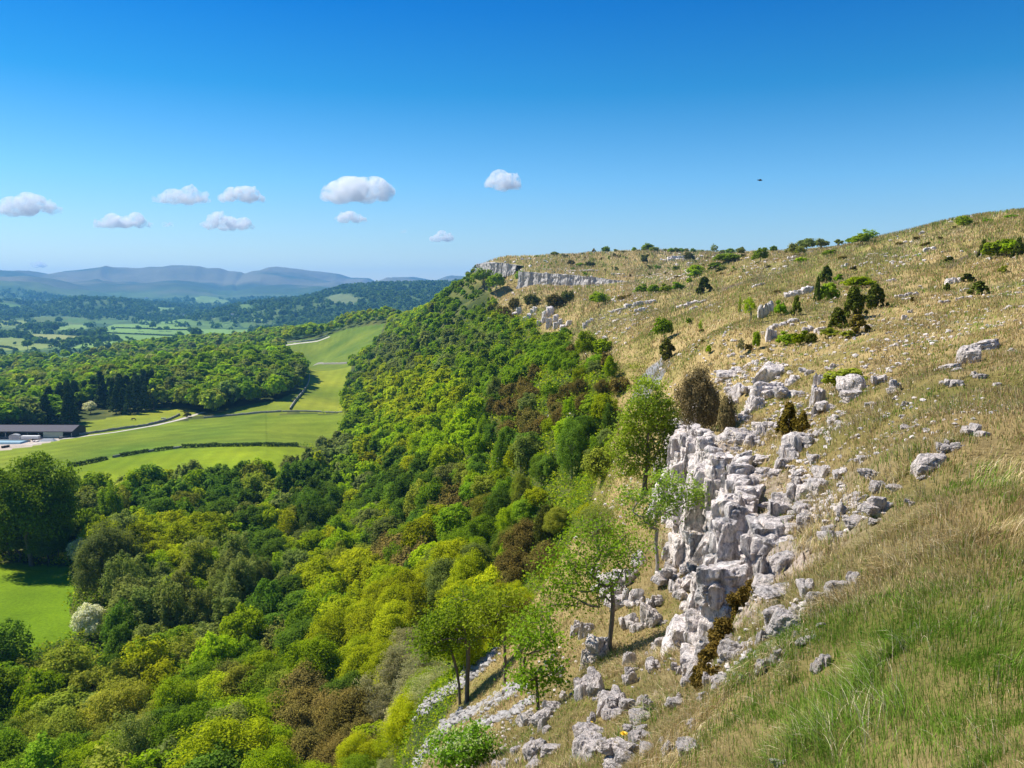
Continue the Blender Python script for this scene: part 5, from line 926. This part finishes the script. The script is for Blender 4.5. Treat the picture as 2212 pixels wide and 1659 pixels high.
# ------------------------------------------------------------------ walls, hedges and tracks
def resample(pts_, step_):
    P_ = np.array(pts_)[:, :2]; seg = np.concatenate([[0], np.cumsum(np.hypot(*np.diff(P_, axis=0).T))]); t = np.linspace(0, seg[-1], max(3, int(seg[-1] / step_))); X = np.interp(t, seg, P_[:, 0]); Y = np.interp(t, seg, P_[:, 1]); dx, dy = np.gradient(X), np.gradient(Y); q = np.hypot(dx, dy); return X, Y, -dy / q, dx / q, t
def strip_path(name, pts_, w, m_, label=None, lift=.05, kind='structure'):
    X, Y, nx, ny, t = resample(pts_, 1.5); ws = w * (1 + .15 * n2(t / 5, t * 0, 8)); S = np.linspace(-.5, .5, 5); VX = X[:, None] + nx[:, None] * ws[:, None] * S; VY = Y[:, None] + ny[:, None] * ws[:, None] * S; VZ = H(VX, VY) + lift
    k = np.arange(VX.size).reshape(VX.shape); Fq = np.stack([k[:-1, :-1], k[:-1, 1:], k[1:, 1:], k[1:, :-1]], -1).reshape(-1, 4); return tag(obj(name, mesh(name, np.stack([VX, VY, VZ], -1).reshape(-1, 3), Fq, m_, smooth=True)), label, kind=kind)
M_TRACK = simple('track_gravel', (.50, .45, .38), .95, .3, .4, .2)
strip_path('track', TRACK, 3.4, M_TRACK); strip_path('track', TRACK2, 4.5, M_TRACK)
def stone_wall(px, h, w, label, m_=None):
    X, Y, nx, ny, t = resample(hitp(px), .8); Z = H(X, Y); hh_ = h * (1 + .12 * n2(t / 1.2, t * 0, 5)); prof = [(-.5, -.4), (-.5, .3), (-.42, .85), (-.2, 1.0), (.2, 1.0), (.42, .85), (.5, .3), (.5, -.4)]
    V = np.stack([np.stack([X + nx * w * a + .05 * n2(t / .5, t * 0 + i, 6), Y + ny * w * a, Z + hh_ * b_ + .04 * n2(t / .4, t * 0 + i, 7)], -1) for i, (a, b_) in enumerate(prof)], 1); c = V.reshape(-1, 3).mean(0); k = np.arange(V.shape[0] * V.shape[1]).reshape(V.shape[:2])
    Fq = np.stack([k[:-1, :-1], k[:-1, 1:], k[1:, 1:], k[1:, :-1]], -1).reshape(-1, 4); return tag(obj('stone_wall', mesh('stone_wall', V.reshape(-1, 3) - c, Fq, m_ or M_STONEWALL), loc=tuple(c)), label, 'wall', 'dry stone walls between the fields')
for q in [("148,943.5 200,936.5 257,928 314,920.5 364,908 388,897", 1.3, .8, 'grey stone wall running along the upper side of the farm track'), ("668,812 668.7,818 665,831 646,858 627,885", 1.5, .9, 'straight dark stone wall slanting down from the wood corner to the field junction'),
          ("644,788.5 700,787 750,785.5", 1.6, .9, 'pale stone wall between the long field and the dark upper field'), ("440,904 480,900 530,896 575,892 608,890", 1.2, .8, 'low stone wall along the top of the striped field, left half'), ("610,889.8 682,889.8 740,891", .9, .7, 'low grassy wall along the top of the striped field, right half'),
          ("612,743 650,738.5 682,735 708,726", 1.6, .9, 'wall beside the pale track under the ridge wood'), ("244,989 262,985", 1.1, .8, 'short pale wall gap piece, left one in the bright field hedge'), ("320,977 334,974.5", 1.1, .8, 'short pale wall gap piece, middle one in the bright field hedge'), ("374,970 393,967", 1.0, .8, 'short pale wall gap piece, right one in the bright field hedge'), ("128,948.5 150,943.5", 1.2, .7, 'short wall from the yard to the barn end')]: stone_wall(*q)
def hedge(px, h, w, label, colour='cdark', leaf=.5, dens=46, grp='hedges between the fields'):
    X, Y, nx, ny, t = resample(hitp(px), 1.2); g = np.random.default_rng(int(abs(X[0])) + 1); n_ = int(len(X) * dens); i = g.integers(len(X), size=n_); a = g.random(n_) * math.pi; hv = h * (1 + .22 * n2(t / 4, t * 0, 4)); rad = g.uniform(.75, 1.1, n_)
    C = np.stack([X[i] + nx[i] * np.cos(a) * w * .5 * rad + g.normal(size=n_) * .5, Y[i] + ny[i] * np.cos(a) * w * .5 * rad + g.normal(size=n_) * .5, H(X[i], Y[i]) + np.sin(a) ** .7 * hv[i] * rad], 1); c = C.mean(0)
    N = unit(np.stack([nx[i] * np.cos(a), ny[i] * np.cos(a), np.sin(a)], 1) + .5 * g.normal(size=(n_, 3))); V, Fq = cards(C - c, N, leaf * g.uniform(.7, 1.4, n_), g); o = obj('hedge', mesh('hedge', V, Fq, M_LEAF), loc=tuple(c)); o.color = jcol(colour); return tag(o, label, 'hedge', grp)
hedge("150,1009 190,1001 228,993", 1.4, 1.6, 'dark hedge along the bright field, left piece by the big trees'); hedge("263,986 290,981 318,976.5", 1.3, 1.6, 'dark hedge piece along the bright field between two wall gaps'); hedge("336,975 355,972 372,969.5", 1.3, 1.6, 'short dark hedge piece along the bright field'); hedge("395,967.5 450,965 520,964 580,963.5 640,963", 1.5, 1.8, 'long dark hedge along the bright field, right piece reaching the woods')
fh = 'far hedges in the valley'
for px, lb in [("37,727 80,737 128,748", 'far dark hedge slanting down right between two yellow green fields'), ("74,742 140,739 213,732", 'far hedge along the foot of the yellow green field'), ("169,717 213,726 228,727", 'far hedge right of the white farm'), ("228,720 330,724 416,728", 'long straight far hedge across the big valley field'), ("430,728 540,731", 'right continuation of the long far hedge'), ("0,750 20,752 37,757", 'short far hedge at the left edge'), ("84,784 160,774 245,764", 'dark hedge over the pale strip field and below the rusty bracken'), ("250,709 340,712 420,714", 'far hedge along the top of the big valley field')]: hedge(px, 3.6 if 'bracken' not in lb else 2.2, 4.5, lb, 'cdark', 2.2, 9, fh)

# ------------------------------------------------------------------ the farm
M_ROOF = simple('barn_roof_sheet', (.062, .056, .072), .85, .12, .5); M_DARKW = simple('barn_boards', (.045, .042, .045), .9, .3, 2); M_PALEG = simple('pale_green_sheet', (.36, .42, .33), .6, .1, 1); M_WHITE = simple('white_paint', (.78, .78, .76), .5, .05, 1); M_GALV = simple('galvanised_steel', (.42, .43, .44), .5, .15, 1.5)
M_TARP = simple('blue_grey_sheeting', (.26, .40, .46), .5, .15, .4); M_BLACK = simple('black_wrap', (.02, .02, .022), .5, .2, 1); M_CONC = simple('yard_concrete', (.50, .43, .38), .9, .2, .3); M_HORSE = simple('dark_horse_coat', (.022, .015, .012), .7, .2, 4)
A_, B_ = np.array(hit(156, 945)), np.array(hit(10, 948)); ang = math.atan2(B_[1] - A_[1], B_[0] - A_[0]); barn = obj('barn', None, loc=(A_[0], A_[1], A_[2] - .1), rot=(0, 0, ang)); BL = 56
def bpart(name, boxes, m_, parent): V, Fq = join([boxv(*q) for q in boxes]); return obj(name, mesh(name, V, Fq, m_), parent)
# barn local axes: x along the length to the left, -y away from the camera
def prism(x0, x1, prof): n_ = len(prof); V = [(x, y, z) for x in (x0, x1) for y, z in prof]; return np.array(V, float), n_
rp = [(.6, 3.5), (-7, 5.9), (-14.6, 3.5), (-14.6, 3.38), (-7, 5.78), (.6, 3.38)]
V, n_ = prism(-.5, BL, rp); Fq = np.array([[i, (i + 1) % n_, n_ + (i + 1) % n_, n_ + i] for i in range(n_)] + [[0, 1, 4, 5], [1, 2, 3, 4], [6, 7, 10, 11], [7, 8, 9, 10]]); roof = obj('roof', mesh('roof', V, Fq, M_ROOF), barn)
V, n_ = prism(-.04, .1, [(0, 0), (0, 3.3), (-7, 5.7), (-14, 3.3), (-14, 0)]); gq = [np.array([[0, 1, 6, 5], [1, 2, 7, 6], [2, 3, 8, 7], [3, 4, 9, 8]]), np.array([[0, 1, 2], [0, 2, 3], [0, 3, 4], [5, 6, 7], [5, 7, 8], [5, 8, 9]])]
obj('gable_wall', mesh('gable_wall', V, gq, M_DARKW), barn); bpart('back_wall', [(BL / 2, -13.9, 1.7, BL, .15, 3.4)], M_DARKW, barn)
bpart('skylight', [(x, -3.2, 4.72, .1, .1, .02) for x in (10,)], M_GALV, barn)
for x in np.arange(0.3, BL, 6.1): bpart('post', [(x, -.15, 1.7, .25, .25, 3.4)], M_GALV, barn)
bpart('upper_cladding', [(BL / 2, .02, 2.95, BL, .1, .8)], M_DARKW, barn); bpart('side_panel', [(10.4, .12, 1.55, 11, .12, 3.1)], M_PALEG, barn); bpart('floor', [(BL / 2, -7, .06, BL, 13.6, .1)], M_CONC, barn)
tag(barn, 'long low barn with a dark grey roof and open dark bays beside the track', 'barn')
def bl(x, y, z=0): c_, s_ = math.cos(ang), math.sin(ang); wx, wy = A_[0] + x * c_ - y * s_, A_[1] + x * s_ + y * c_; return (wx, wy, Hs(wx, wy) + z)
def feed():   # round topped feed store in front of the bays
    r = obj('feed_store', None, loc=bl(30, 2.4), rot=(0, 0, ang)); t = np.linspace(0, math.pi, 13); prof = [(2.8, 0)] + [(2.8 * math.cos(a), 1.9 + 1.2 * math.sin(a)) for a in t] + [(-2.8, 0)]
    n_ = len(prof); V = np.array([(x, y, z) for y in (-1.2, 1.2) for x, z in prof]); Fq = np.array([[i, i + 1, n_ + i + 1, n_ + i] for i in range(n_ - 1)]); obj('shell', mesh('shell', V, Fq, M_GALV), r)
    V2 = np.concatenate([V[n_:] + [0, .01, 0], [[0, 1.21, 1.2]]]); Tt = np.array([[i, (i + 1) % n_, n_] for i in range(n_)]); obj('end_panel', mesh('end_panel', V2, Tt, M_GALV), r); tag(r, 'grey round topped store standing in the barn front', 'store')
feed()
tr_ = obj('farm_trailer', None, loc=bl(21, 3.2), rot=(0, 0, ang)); bpart('body', [(0, 0, 1.35, 9.5, 2.4, 1.5)], M_WHITE, tr_); bpart('chassis', [(0, 0, .5, 8.8, 1.8, .18)], M_BLACK, tr_)
for x in (-3, -1.8, 2.4):
    for y in (-1.05, 1.05): V, Fq = tube([(x, y - .15, .42), (x, y + .15, .42)], [.42, .42], 14); obj('wheel', mesh('wheel', V, Fq, M_BLACK), tr_)
tag(tr_, 'long white trailer parked in front of the barn', 'trailer')
def bale(px, py, lb):
    p = hit(px, py); V, Fq = tube([(-.65, 0, .62), (-.6, 0, .62), (.6, 0, .62), (.65, 0, .62)], [.1, .62, .62, .1], 16); tag(obj('silage_bale', mesh('silage_bale', V, Fq, M_BLACK, smooth=False), loc=p, rot=(0, 0, .4)), lb, 'bale', 'black wrapped bales in the yard')
bale(6, 968, 'black wrapped bale, leftmost in the yard'); bale(12, 967, 'black wrapped bale, middle one in the yard'); bale(18, 966, 'black wrapped bale, rightmost in the yard'); bale(72, 952, 'black bale beside the pink rubble heap')
p0 = np.array(hit(14, 958)); cl_ = obj('silage_clamp', None, loc=p0, rot=(0, 0, ang)); V, Fq = boxv(0, 0, .5, 20, 7, 1.4); V[:, 2] = np.where(V[:, 2] > .5, 1.1, -.3); V[V[:, 2] > 1, 0] *= .9; V[V[:, 2] > 1, 1] *= .8; obj('cover_sheet', mesh('cover_sheet', V, Fq, M_TARP), cl_); bpart('side_wall', [(0, -3.8, .7, 21, .3, 1.6)], M_CONC, cl_); tag(cl_, 'silage clamp under blue grey sheeting in the farmyard', 'silage clamp')
ramp_ = obj('earth_bank', None, loc=hit(104, 953), rot=(0, 0, ang)); V, Fq = boxv(0, 0, .6, 9, 3.5, 1.4); V[V[:, 2] > 1] *= [.6, .4, 1]; obj('bank', mesh('bank', V, Fq, M_GALV), ramp_); tag(ramp_, 'grey heap of road planings at the yard corner', 'heap')
hp = obj('rubble_heap', rock_proto('split', 2, 4), loc=hit(81, 954), scale=(3.4, 2.2, 1.2)); tag(hp, 'pinkish rubble heap in the middle of the yard', 'heap')
sh = obj('sheep_trough', None, loc=hit(353, 905), rot=(0, 0, .3)); bpart('basin', [(0, 0, .45, 2.6, .9, .5)], M_GALV, sh); bpart('stand', [(-1, 0, .1, .2, .8, .4), (1, 0, .1, .2, .8, .4)], M_GALV, sh); tag(sh, 'small pale water trough in the paddock near the track wall', 'trough')
vn = obj('white_van', None, loc=bl(47.5, 2.5), rot=(0, 0, ang)); V, Fq = boxv(0, 0, 1.15, 4.6, 1.9, 1.5); V[(V[:, 2] > 1.5), 0] *= .84; obj('body', mesh('body', V, Fq, M_WHITE), vn); bpart('window', [(0, .97, 1.5, 3.0, .03, .5)], M_BLACK, vn)
for x in (-1.4, 1.4): V, Fq = tube([(x, .8, .33), (x, 1.0, .33)], [.33, .33], 14); obj('wheel', mesh('wheel', V, Fq, M_BLACK), vn)
tag(vn, 'white van half hidden at the left edge of the yard', 'van')
# the grazing horse
def skinned(name, verts, edges, radii, m_, parent=None, sub=2):
    me = bpy.data.meshes.new(name); me.from_pydata(verts, edges, []); o = obj(name, me, parent); md = o.modifiers.new('skin', 'SKIN'); md.use_smooth_shade = True
    for i, r in enumerate(radii): me.skin_vertices[0].data[i].radius = r if isinstance(r, tuple) else (r, r)
    me.skin_vertices[0].data[0].use_root = True; ss = o.modifiers.new('sub', 'SUBSURF'); ss.levels = sub; ss.render_levels = sub; me.materials.append(m_); return o
def horse():
    r = obj('horse', None, loc=hit(289, 909), rot=(0, 0, -.12), scale=(1.3, 1.3, 1.3)); v = [(0, 0, 1.15), (.45, 0, 1.18), (.75, 0, 1.15), (-.4, 0, 1.17), (-.72, 0, 1.22), (-.95, 0, 1.05), (-1.2, 0, .72), (-1.38, 0, .42), (-1.46, 0, .2), (-1.52, 0, .08)]; e = [(0, 1), (1, 2), (0, 3), (3, 4), (4, 5), (5, 6), (6, 7), (7, 8), (8, 9)]; R_ = [(.27, .30), (.27, .30), (.25, .28), (.26, .30), (.22, .27), (.14, .2), (.10, .15), (.09, .13), (.07, .1), (.05, .07)]
    def leg(root, pts_, rr_):
        k = root
        for q, w in zip(pts_, rr_): v.append(q); e.append((k, len(v) - 1)); R_.append(w); k = len(v) - 1
    for s in (-1, 1):
        leg(4, [(-.68, .17 * s, .85), (-.66 - .05 * s, .17 * s, .5), (-.66 - .09 * s, .17 * s, .12), (-.68 - .1 * s, .17 * s, .03)], [.10, .06, .04, .055])
        leg(2, [(.78, .17 * s, .85), (.86 + .05 * s, .17 * s, .52), (.80 + .08 * s, .17 * s, .12), (.77 + .08 * s, .17 * s, .03)], [.13, .06, .042, .055])
    skinned('body', v, e, R_, M_HORSE, r); V, Fq = tube([(.98, 0, 1.15), (1.1, 0, .95), (1.12, 0, .55), (1.1, 0, .35)], [.04, .06, .07, .02], 6); obj('tail', mesh('tail', V, Fq, M_HORSE, smooth=True), r)
    V, Fq = tube([(-.7, 0, 1.42), (-.95, 0, 1.24), (-1.22, 0, .9), (-1.36, 0, .6)], [.03, .06, .06, .03], 6); obj('mane', mesh('mane', V, Fq, M_HORSE, smooth=True), r)
    tag(r, 'dark brown horse grazing alone in the paddock above the farm track', 'horse')
horse()
# far farmhouses and cottages
M_HROOF = simple('slate', (.10, .11, .13), .8, .15, .5); M_HWALL = simple('whitewash', (.75, .74, .70), .8, .06, .3); M_HSTONE = simple('cottage_stone', (.36, .33, .30), .9, .15, .4); M_GLASS = simple('dark_window', (.03, .035, .04), .2, .1, 1)
def house(u, v, wpx, hpx, desc, name='house', wall=None, rot=0.1, grp='distant farmhouses and cottages', cat='house'):
    p = hit(u, v); W_, H_ = wpx * p[1] / F, hpx * p[1] / F; D_ = W_ * .55; e = H_ * .62; r = obj(name, None, loc=(p[0], p[1], p[2]), rot=(0, 0, rot)); V, Fq = boxv(0, 0, e / 2, W_, D_, e); obj('wall', mesh('wall', V, Fq, wall or M_HWALL), r)
    V = np.array([(x, y, z) for x in (-W_ * .53, W_ * .53) for y, z in ((-D_ * .56, e * .96), (0, H_), (D_ * .56, e * .96))]); Fq = [np.array([[0, 1, 4, 3], [1, 2, 5, 4], [0, 3, 5, 2]]), np.array([[0, 2, 1], [3, 4, 5]])]; rf = obj('roof', mesh('roof', V, Fq, M_HROOF), r)
    V, Fq = boxv(W_ * .4, 0, H_ * 1.05, W_ * .07, W_ * .07, H_ * .3); obj('chimney', mesh('chimney', V, Fq, M_HSTONE), rf)
    for x in (-.25, .25): V, Fq = boxv(x * W_, -D_ * .5 - .02, e * .55, W_ * .1, .06, e * .3); obj('window', mesh('window', V, Fq, M_GLASS), r)
    tag(r, desc, cat, grp)
for a in [(146, 721, 9, 6, 'white farm building, leftmost of the valley farm'), (155, 720, 11, 7, 'largest white building in the middle of the valley farm'), (164, 721.5, 9, 5, 'white farm building right of the largest one'), (173, 723, 7, 4, 'low pale shed, rightmost of the valley farm'), (118, 675, 6, 5, 'lone white house on the wooded rise at the left'), (113, 678, 5, 4, 'pale cottage just left of the lone white house'), (258.6, 673, 6, 4, 'small white house alone in the dark hill woods'), (316, 645, 5, 3, 'far tiny pale farm under the mountains'),
          (389, 684, 6, 4, 'pale village house, first from left'), (396, 682, 6, 4, 'pale village house, second from left'), (403, 685, 7, 4, 'pale village house, third from left'), (411, 686, 6, 4, 'pale village house, rightmost'), (398, 678, 5, 3, 'pale house at the top of the village'), (504, 682, 9, 5, 'white building at the quarry, leftmost'), (513, 679, 9, 6, 'white building at the quarry, middle one'), (522, 676, 8, 5, 'white building at the quarry, third one'), (529, 673, 7, 5, 'white building at the quarry, uppermost right'), (2, 836, 0, 0, '')]:
    if a[2]: house(*a)
# the bird
def bird():
    Y = 60; w = wp(1641, 389.5, Y); r = obj('bird', None, loc=w, rot=(0, 0, .3), scale=(1.0, 1.0, 1.0)); M_B = simple('bird_feathers', (.02, .02, .022), .7)
    skinned('body', [(-.17, 0, .02), (-.1, 0, .02), (0, 0, 0), (.12, 0, -.01), (.24, 0, -.02)], [(2, 1), (1, 0), (2, 3), (3, 4)], [.02, .04, .06, .035, (.05, .01)], M_B, r)
    for s in (-1, 1): V = np.array([(-.05, .03 * s, .02), (-.09, .16 * s, .06), (-.02, .30 * s, .03), (.07, .14 * s, .03), (.06, .03 * s, .01)] + [(-.05, .03 * s, .03), (-.09, .16 * s, .07), (-.02, .30 * s, .033), (.07, .14 * s, .035), (.06, .03 * s, .02)]); obj('wing', mesh('wing', V, [np.array([[0, 1, 2, 3, 4], [9, 8, 7, 6, 5]]), np.array([[i, (i + 1) % 5, 5 + (i + 1) % 5, 5 + i] for i in range(5)])], M_B), r)
    tag(r, 'small dark bird flying alone in the clear sky', 'bird')
bird()
# ------------------------------------------------------------------ clouds: fair weather cumulus far beyond the hills
m = bpy.data.materials.new('cloud'); m.use_nodes = True; n, l = m.node_tree.nodes, m.node_tree.links; n.clear(); out = n.new('ShaderNodeOutputMaterial'); pv = n.new('ShaderNodeVolumePrincipled'); l.new(pv.outputs[0], out.inputs['Volume'])
pv.inputs['Color'].default_value = (1, 1, 1, 1); pv.inputs['Anisotropy'].default_value = 0.0; pv.inputs['Density Attribute'].default_value = ''
tc = n.new('ShaderNodeTexCoord'); ln = n.new('ShaderNodeVectorMath'); ln.operation = 'LENGTH'
def cloud_mesh(w, h, seed, dens_lumps):
    """one puffy body: lumps along the base, taller in the middle, welded by a voxel remesh"""
    g = np.random.default_rng(seed); parts = []; D, Fc = ICO[3]; n_ = max(4, int(w / h * 4.5)) + dens_lumps
    for i in range(n_):
        t = (i + .5) / n_; x = (t - .5) * w * .86 + g.normal() * w * .02; env = (1 - abs(2 * t - 1) ** 2.2) * .62 + .22 + .22 * g.normal() * .6; r = h * max(.16, .5 * env) * g.uniform(.75, 1.1); parts.append((D * [r * 1.25, r * 1.1, r] + [x, g.normal() * h * .25, r * .75 + max(0, g.random() - .25) * h * env * .55], Fc))
    for k in range(n_ * 3): v, f = parts[g.integers(n_)]; c = v[g.integers(len(v))]; r = h * g.uniform(.07, .16); parts.append((D * r + [c[0], c[1], max(c[2], r)], Fc))
    V, Fc_ = join(parts); me = bpy.data.meshes.new('cloud'); me.from_pydata(V.tolist(), [], Fc_[0].tolist()); return me
gn = noise(n, l, .0055, 6, .68, tc.outputs['Object']); rp_ = ramp(n, l, gn.outputs[0], [(.42, (0, 0, 0)), (.60, (1, 1, 1))]); dm = n.new('ShaderNodeMath'); dm.operation = 'MULTIPLY'; dm.inputs[1].default_value = .0075; l.new(rp_.outputs[0], dm.inputs[0]); l.new(dm.outputs[0], pv.inputs['Density'])
M_CLOUD = m
M_CLOUDT = m.copy(); M_CLOUDT.node_tree.nodes['Math'].inputs[1].default_value = .003
CLOUDS = [(770, 402, 162, 66, 'biggest white cumulus cloud, highest in the middle of the sky'), (1088, 391, 88, 36, 'small two humped white cloud above the far cliff'), (523, 417, 112, 38, 'white cloud left of the biggest one, at the same height'), (393, 421, 130, 38, 'ragged white cloud second in the upper row from the left edge'), (261, 477, 150, 28, 'long thin white cloud, left one in the lower row'), (362, 483, 26, 14, 'tiny faint cloud puff just right of the long thin cloud'),
          (492, 478, 122, 34, 'flat bottomed white cloud in the lower row under the upper pair'), (760, 467, 70, 26, 'small white cloud directly below the biggest one'), (955, 510, 56, 22, 'small low white cloud nearest to the far cliff'), (50, 441, 175, 44, 'wide white cloud cut by the left edge'), (82, 570, 40, 15, 'tiny white cloud just above the mountains at the left'), (872, 499, 16, 8, 'faintest tiny cloud left of the small low one')]
for i, (u, v, w, h, lb) in enumerate(CLOUDS):
    Rr = 21000.0 + 7000 * (v > 455) + 2500 * (i % 3); c = wp(u, v + h * .5, Rr); me = cloud_mesh(w * Rr / F, h * Rr / F, 40 + i, 2); me.materials.append(M_CLOUDT if w < 30 else M_CLOUD); o = obj('cloud', me, loc=c); rm = o.modifiers.new('remesh', 'REMESH'); rm.mode = 'VOXEL'; rm.voxel_size = h * Rr / F / 26
    tag(o, lb, 'cloud', 'fair weather clouds')
label_all()
# ------------------------------------------------------------------ the air
m = bpy.data.materials.new('haze'); m.use_nodes = True; n, l = m.node_tree.nodes, m.node_tree.links; n.clear(); out = n.new('ShaderNodeOutputMaterial'); pv = n.new('ShaderNodeVolumePrincipled'); l.new(pv.outputs[0], out.inputs['Volume'])
pv.inputs['Color'].default_value = (.17, .50, 1, 1); pv.inputs['Density'].default_value = 7.4e-5; pv.inputs['Anisotropy'].default_value = .1; pv.inputs['Density Attribute'].default_value = ''; m.cycles.homogeneous_volume = True
V, Fq = boxv(0, 0, 145, 29800, 29800, 590); tag(obj('haze', mesh('haze', V, Fq, m)), 'thin blue summer haze', 'haze', kind='stuff')
